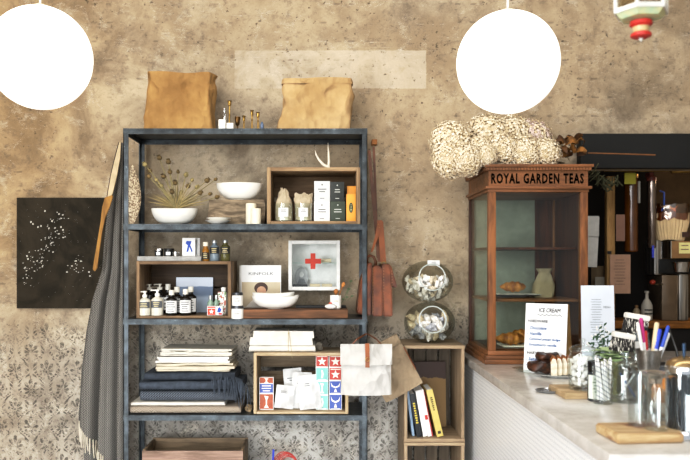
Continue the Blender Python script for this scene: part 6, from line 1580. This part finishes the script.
# serving board with glasses
BW = NT('stained chopping board'); BW.set(.55); _n = BW.noise(3, 6, .6, BW.vec((2, 14, 14))); _s = BW.noise(7, 3, .5); BW.color(BW.mix(_s.step(.52, .60)*.8, BW.mix(_n.step(.3, .7), '#a98a62', '#cbb48e'), '#6a2c1c'))
Dn = 2.08
gbd = T('chopping_board', 'chunky wooden chopping board with reddish stain under the drinking glasses', 'board', (X(640, Dn), Dn, cz))
a = M(); bz_ = .028
p = [(X(596, 2.22)-X(640, Dn), .145), (X(620, 2.06)-X(640, Dn), -.005), (X(684, 2.09)-X(640, Dn), .01), (X(668, 2.25)-X(640, Dn), .16)]
for lo_, hi_ in ((0, bz_),):
    vb = [a.bm.verts.new((x, y, lo_)) for x, y in p]; vt = [a.bm.verts.new((x, y, hi_)) for x, y in p]
    a.bm.faces.new(vb[::-1]); a.bm.faces.new(vt)
    for i in range(4): a.bm.faces.new((vb[i], vb[(i+1) % 4], vt[(i+1) % 4], vt[i]))
    bmesh.ops.bevel(a.bm, geom=a.bm.edges[:], offset=.004, segments=2, affect='EDGES')
a.part('board', BW.m, gbd)
gz_ = cz + bz_ + .001
tumbler('straight drinking glass at the front of the stained board', 656, 12.5, 11, 390, 2.13, gz_, 'drinking_glass', th=.003, base=.016)
tumbler('straight drinking glass further back on the stained board', 637.5, 10.5, 9, 372, 2.19, gz_, 'drinking_glass', th=.003, base=.016)
# carafe with wide metal mouth behind
Dq_ = 2.36
cf = T('glass_carafe', 'glass carafe with wide flared metal mouth behind the drinking glasses', 'carafe', (X(655, Dq_), Dq_, cz)); H = Z(372, Dq_)-cz
m = M(); m.lathe([(0, 0), (.038, 0), (.044, .01), (.044, H*.35), (.026, H*.62), (.018, H*.8), (.017, H*.8), (.024, H*.62), (.041, H*.35), (.041, .012), (0, .01)], 32); m.part('carafe_body', TG, cf)
m = M(); m.lathe([(.0165, H*.78), (.019, H*.78), (.022, H*.88), (.046, H*.97), (.048, H), (.044, H), (.02, H*.9), (.0165, H*.86)], 32, closed=True); m.part('metal_mouth', mat('worn silver', '#c9c5bd', .25, .9, var=.15), cf)
# brass tea strainer resting against the jar
m = M(); m.lathe([(0, .0), (.012, .004), (.02, .014), (.021, .02), (.019, .02), (.0, .006)], 20); m.tube([(.02, 0, .019), (.045, 0, .03), (.06, 0, .032)], .003, 6)
m.solo('brass_scoop', mat('bronze', '#8a5f34', .3, .9, var=.2), 'small bronze scoop lying between the carafe and the dispenser', 'scoop', (X(668, 2.38), 2.38, cz), .4)
m = M(); m.lathe([(0, 0), (.05, 0), (.055, .02), (.053, .07), (.045, .085), (0, .09)], 28, sx=1.1); m.solo('bread_roll', BRD.m, 'round brown loaf end showing behind the goblet stem', 'bread', (X(664, 2.72), 2.74, cz))
# black napkin holder bulk at the back of the counter
tm = T('card_terminal', 'dark grey card machine behind the pens at the counter back', 'card machine', (X(678, 3.1), 3.1, cz)); 
m = M(); m.box(-.13, .2, 0, .16, 0, .07, bev=.008); m.part('body', mat('charcoal plastic', '#26282c', .4), tm)
m = M(); m.box(-.12, .2, -.02, .0, .05, .075, rot=rx(.2), bev=.004); m.part('grey_edge', mat('grey plastic edge', '#6d7278', .4), tm)
m = M(); m.tube([(X(668, 2.9), 2.9, Z(326, 2.9)), (X(684, 2.8), 2.86, Z(352, 2.8)), (X(690, 2.8), 2.84, cz+.004)], .005, 8); m.solo('black_cable', BLACKG, 'black cable or rod slanting down behind the dispenser lid', 'rod')

# ================================================================== LAMPS
GLB = NT('lit opal globe'); GLB.b.inputs['Base Color'].default_value = lin('#fffdf8'); GLB.b.inputs['Emission Color'].default_value = lin('#fffdf9'); GLB.b.inputs['Emission Strength'].default_value = .9; GLB.set(.3)
CORD = mat('white cord', '#dcd9d2', .6)
def globe(label, px, py, rp, D, cpx):
    r = rp*K(D); zc_ = Z(py, D); g = T('globe_pendant', label, 'lamp', (X(px, D), D, zc_))
    m = M(); a0 = .2
    prof = [(r*math.sin(a), -r*math.cos(a)) for a in [PI*k/40*(1-.10/PI*1.0) for k in range(41)]]
    m.lathe([(0.0, -r)] + prof[1:], 48); m.part('opal_globe', GLB.m, g)
    m = M(); m.lathe([(0, r*.985), (r*.14, r*.985), (r*.14, r*1.02), (.012, r*1.06), (0, r*1.06)], 24); m.part('fitting', mat('cream fitting', '#d9cdb4', .5), g)
    m = M(); m.tube([(0, 0, r*1.05), (X(cpx, D)-X(px, D), 0, 3.299-zc_)], .0045, 8); m.part('cord', CORD, g)
globe('white globe pendant lamp cut by the photo edge, above the dark canvas', 40.3, 58, 51, 3.05, 38)
globe('white globe pendant lamp above the dried hydrangeas', 507.8, 62.6, 50.8, 3.05, 505.5)
# painted lantern
Dl = 1.95
ln = T('painted_lantern', 'ornate painted glass lantern with red turned finial hanging from the ceiling', 'lantern', (X(641, Dl), Dl, Z(40, Dl)))
def lz(py): return Z(py, Dl)-Z(40, Dl)
def lr(p): return p*K(Dl)
LW = mat('white lantern frame', '#e2e2dd', .5, var=.05)
m = M(); m.lathe([(0, lz(21)), (lr(20), lz(19)), (lr(25), lz(14)), (lr(25), lz(12)), (lr(20), lz(13)), (0, lz(16))], 6); m.part('green_tray', mat('pale green paint', '#b5d2b4', .5, c2='#dedcae', sc=25), ln, ang=20)
m = M(); m.lathe([(lr(24.5), lz(14)), (lr(27), lz(14)), (lr(27.5), lz(9.5)), (lr(24.5), lz(9.5))], 6, closed=True); m.part('lower_rim', LW, ln, ang=20)
for k in range(6):
    a = 2*PI*k/6; m = M(); m.tube([(lr(25)*math.cos(a), lr(25)*math.sin(a), lz(11)), (lr(29)*math.cos(a), lr(29)*math.sin(a), lz(-60))], .005, 6); m.part('frame_bar', LW, ln)
m = M(); m.lathe([(lr(23.5), lz(11)), (lr(27.4), lz(-60)), (lr(27.0), lz(-60)), (lr(23.1), lz(11))], 6, closed=True); m.part('glass_panes', glass('lantern glass', '#efe9dc', .5, base=.12), ln, ang=20)
m = M(); m.lathe([(0, lz(-60)), (lr(31), lz(-60)), (lr(31), lz(-66)), (lr(16), lz(-95)), (lr(5), lz(-110)), (0, lz(-110))], 6); m.part('roof', LW, ln, ang=20)
m = M(); m.lathe([(0, lz(22)), (lr(10.5), lz(21.5)), (lr(11), lz(25)), (lr(8.2), lz(27)), (lr(7.4), lz(30)), (lr(8), lz(32.5)), (lr(10), lz(34)), (lr(10), lz(36.5)), (lr(7), lz(38)), (0, lz(38))], 28)
RF = NT('red and cream finial'); RF.set(.4); _x, _y, _z = RF.xyz(); RF.color(RF.mix((_z - lz(29.8)).abs().step(.0062, .0072), '#c9b487', '#c8372e')); m.part('red_finial', RF.m, ln)
m = M(); m.lathe([(0, lz(41.5)), (lr(1.6), lz(40)), (lr(2.4), lz(38.5)), (0, lz(37.5))], 12); m.part('white_tip', LW, ln)
m = M(); m.tube([(0, 0, lz(-109)), (0, 0, 3.299-Z(40, Dl))], .003, 6); m.part('chain', GOLD, ln)
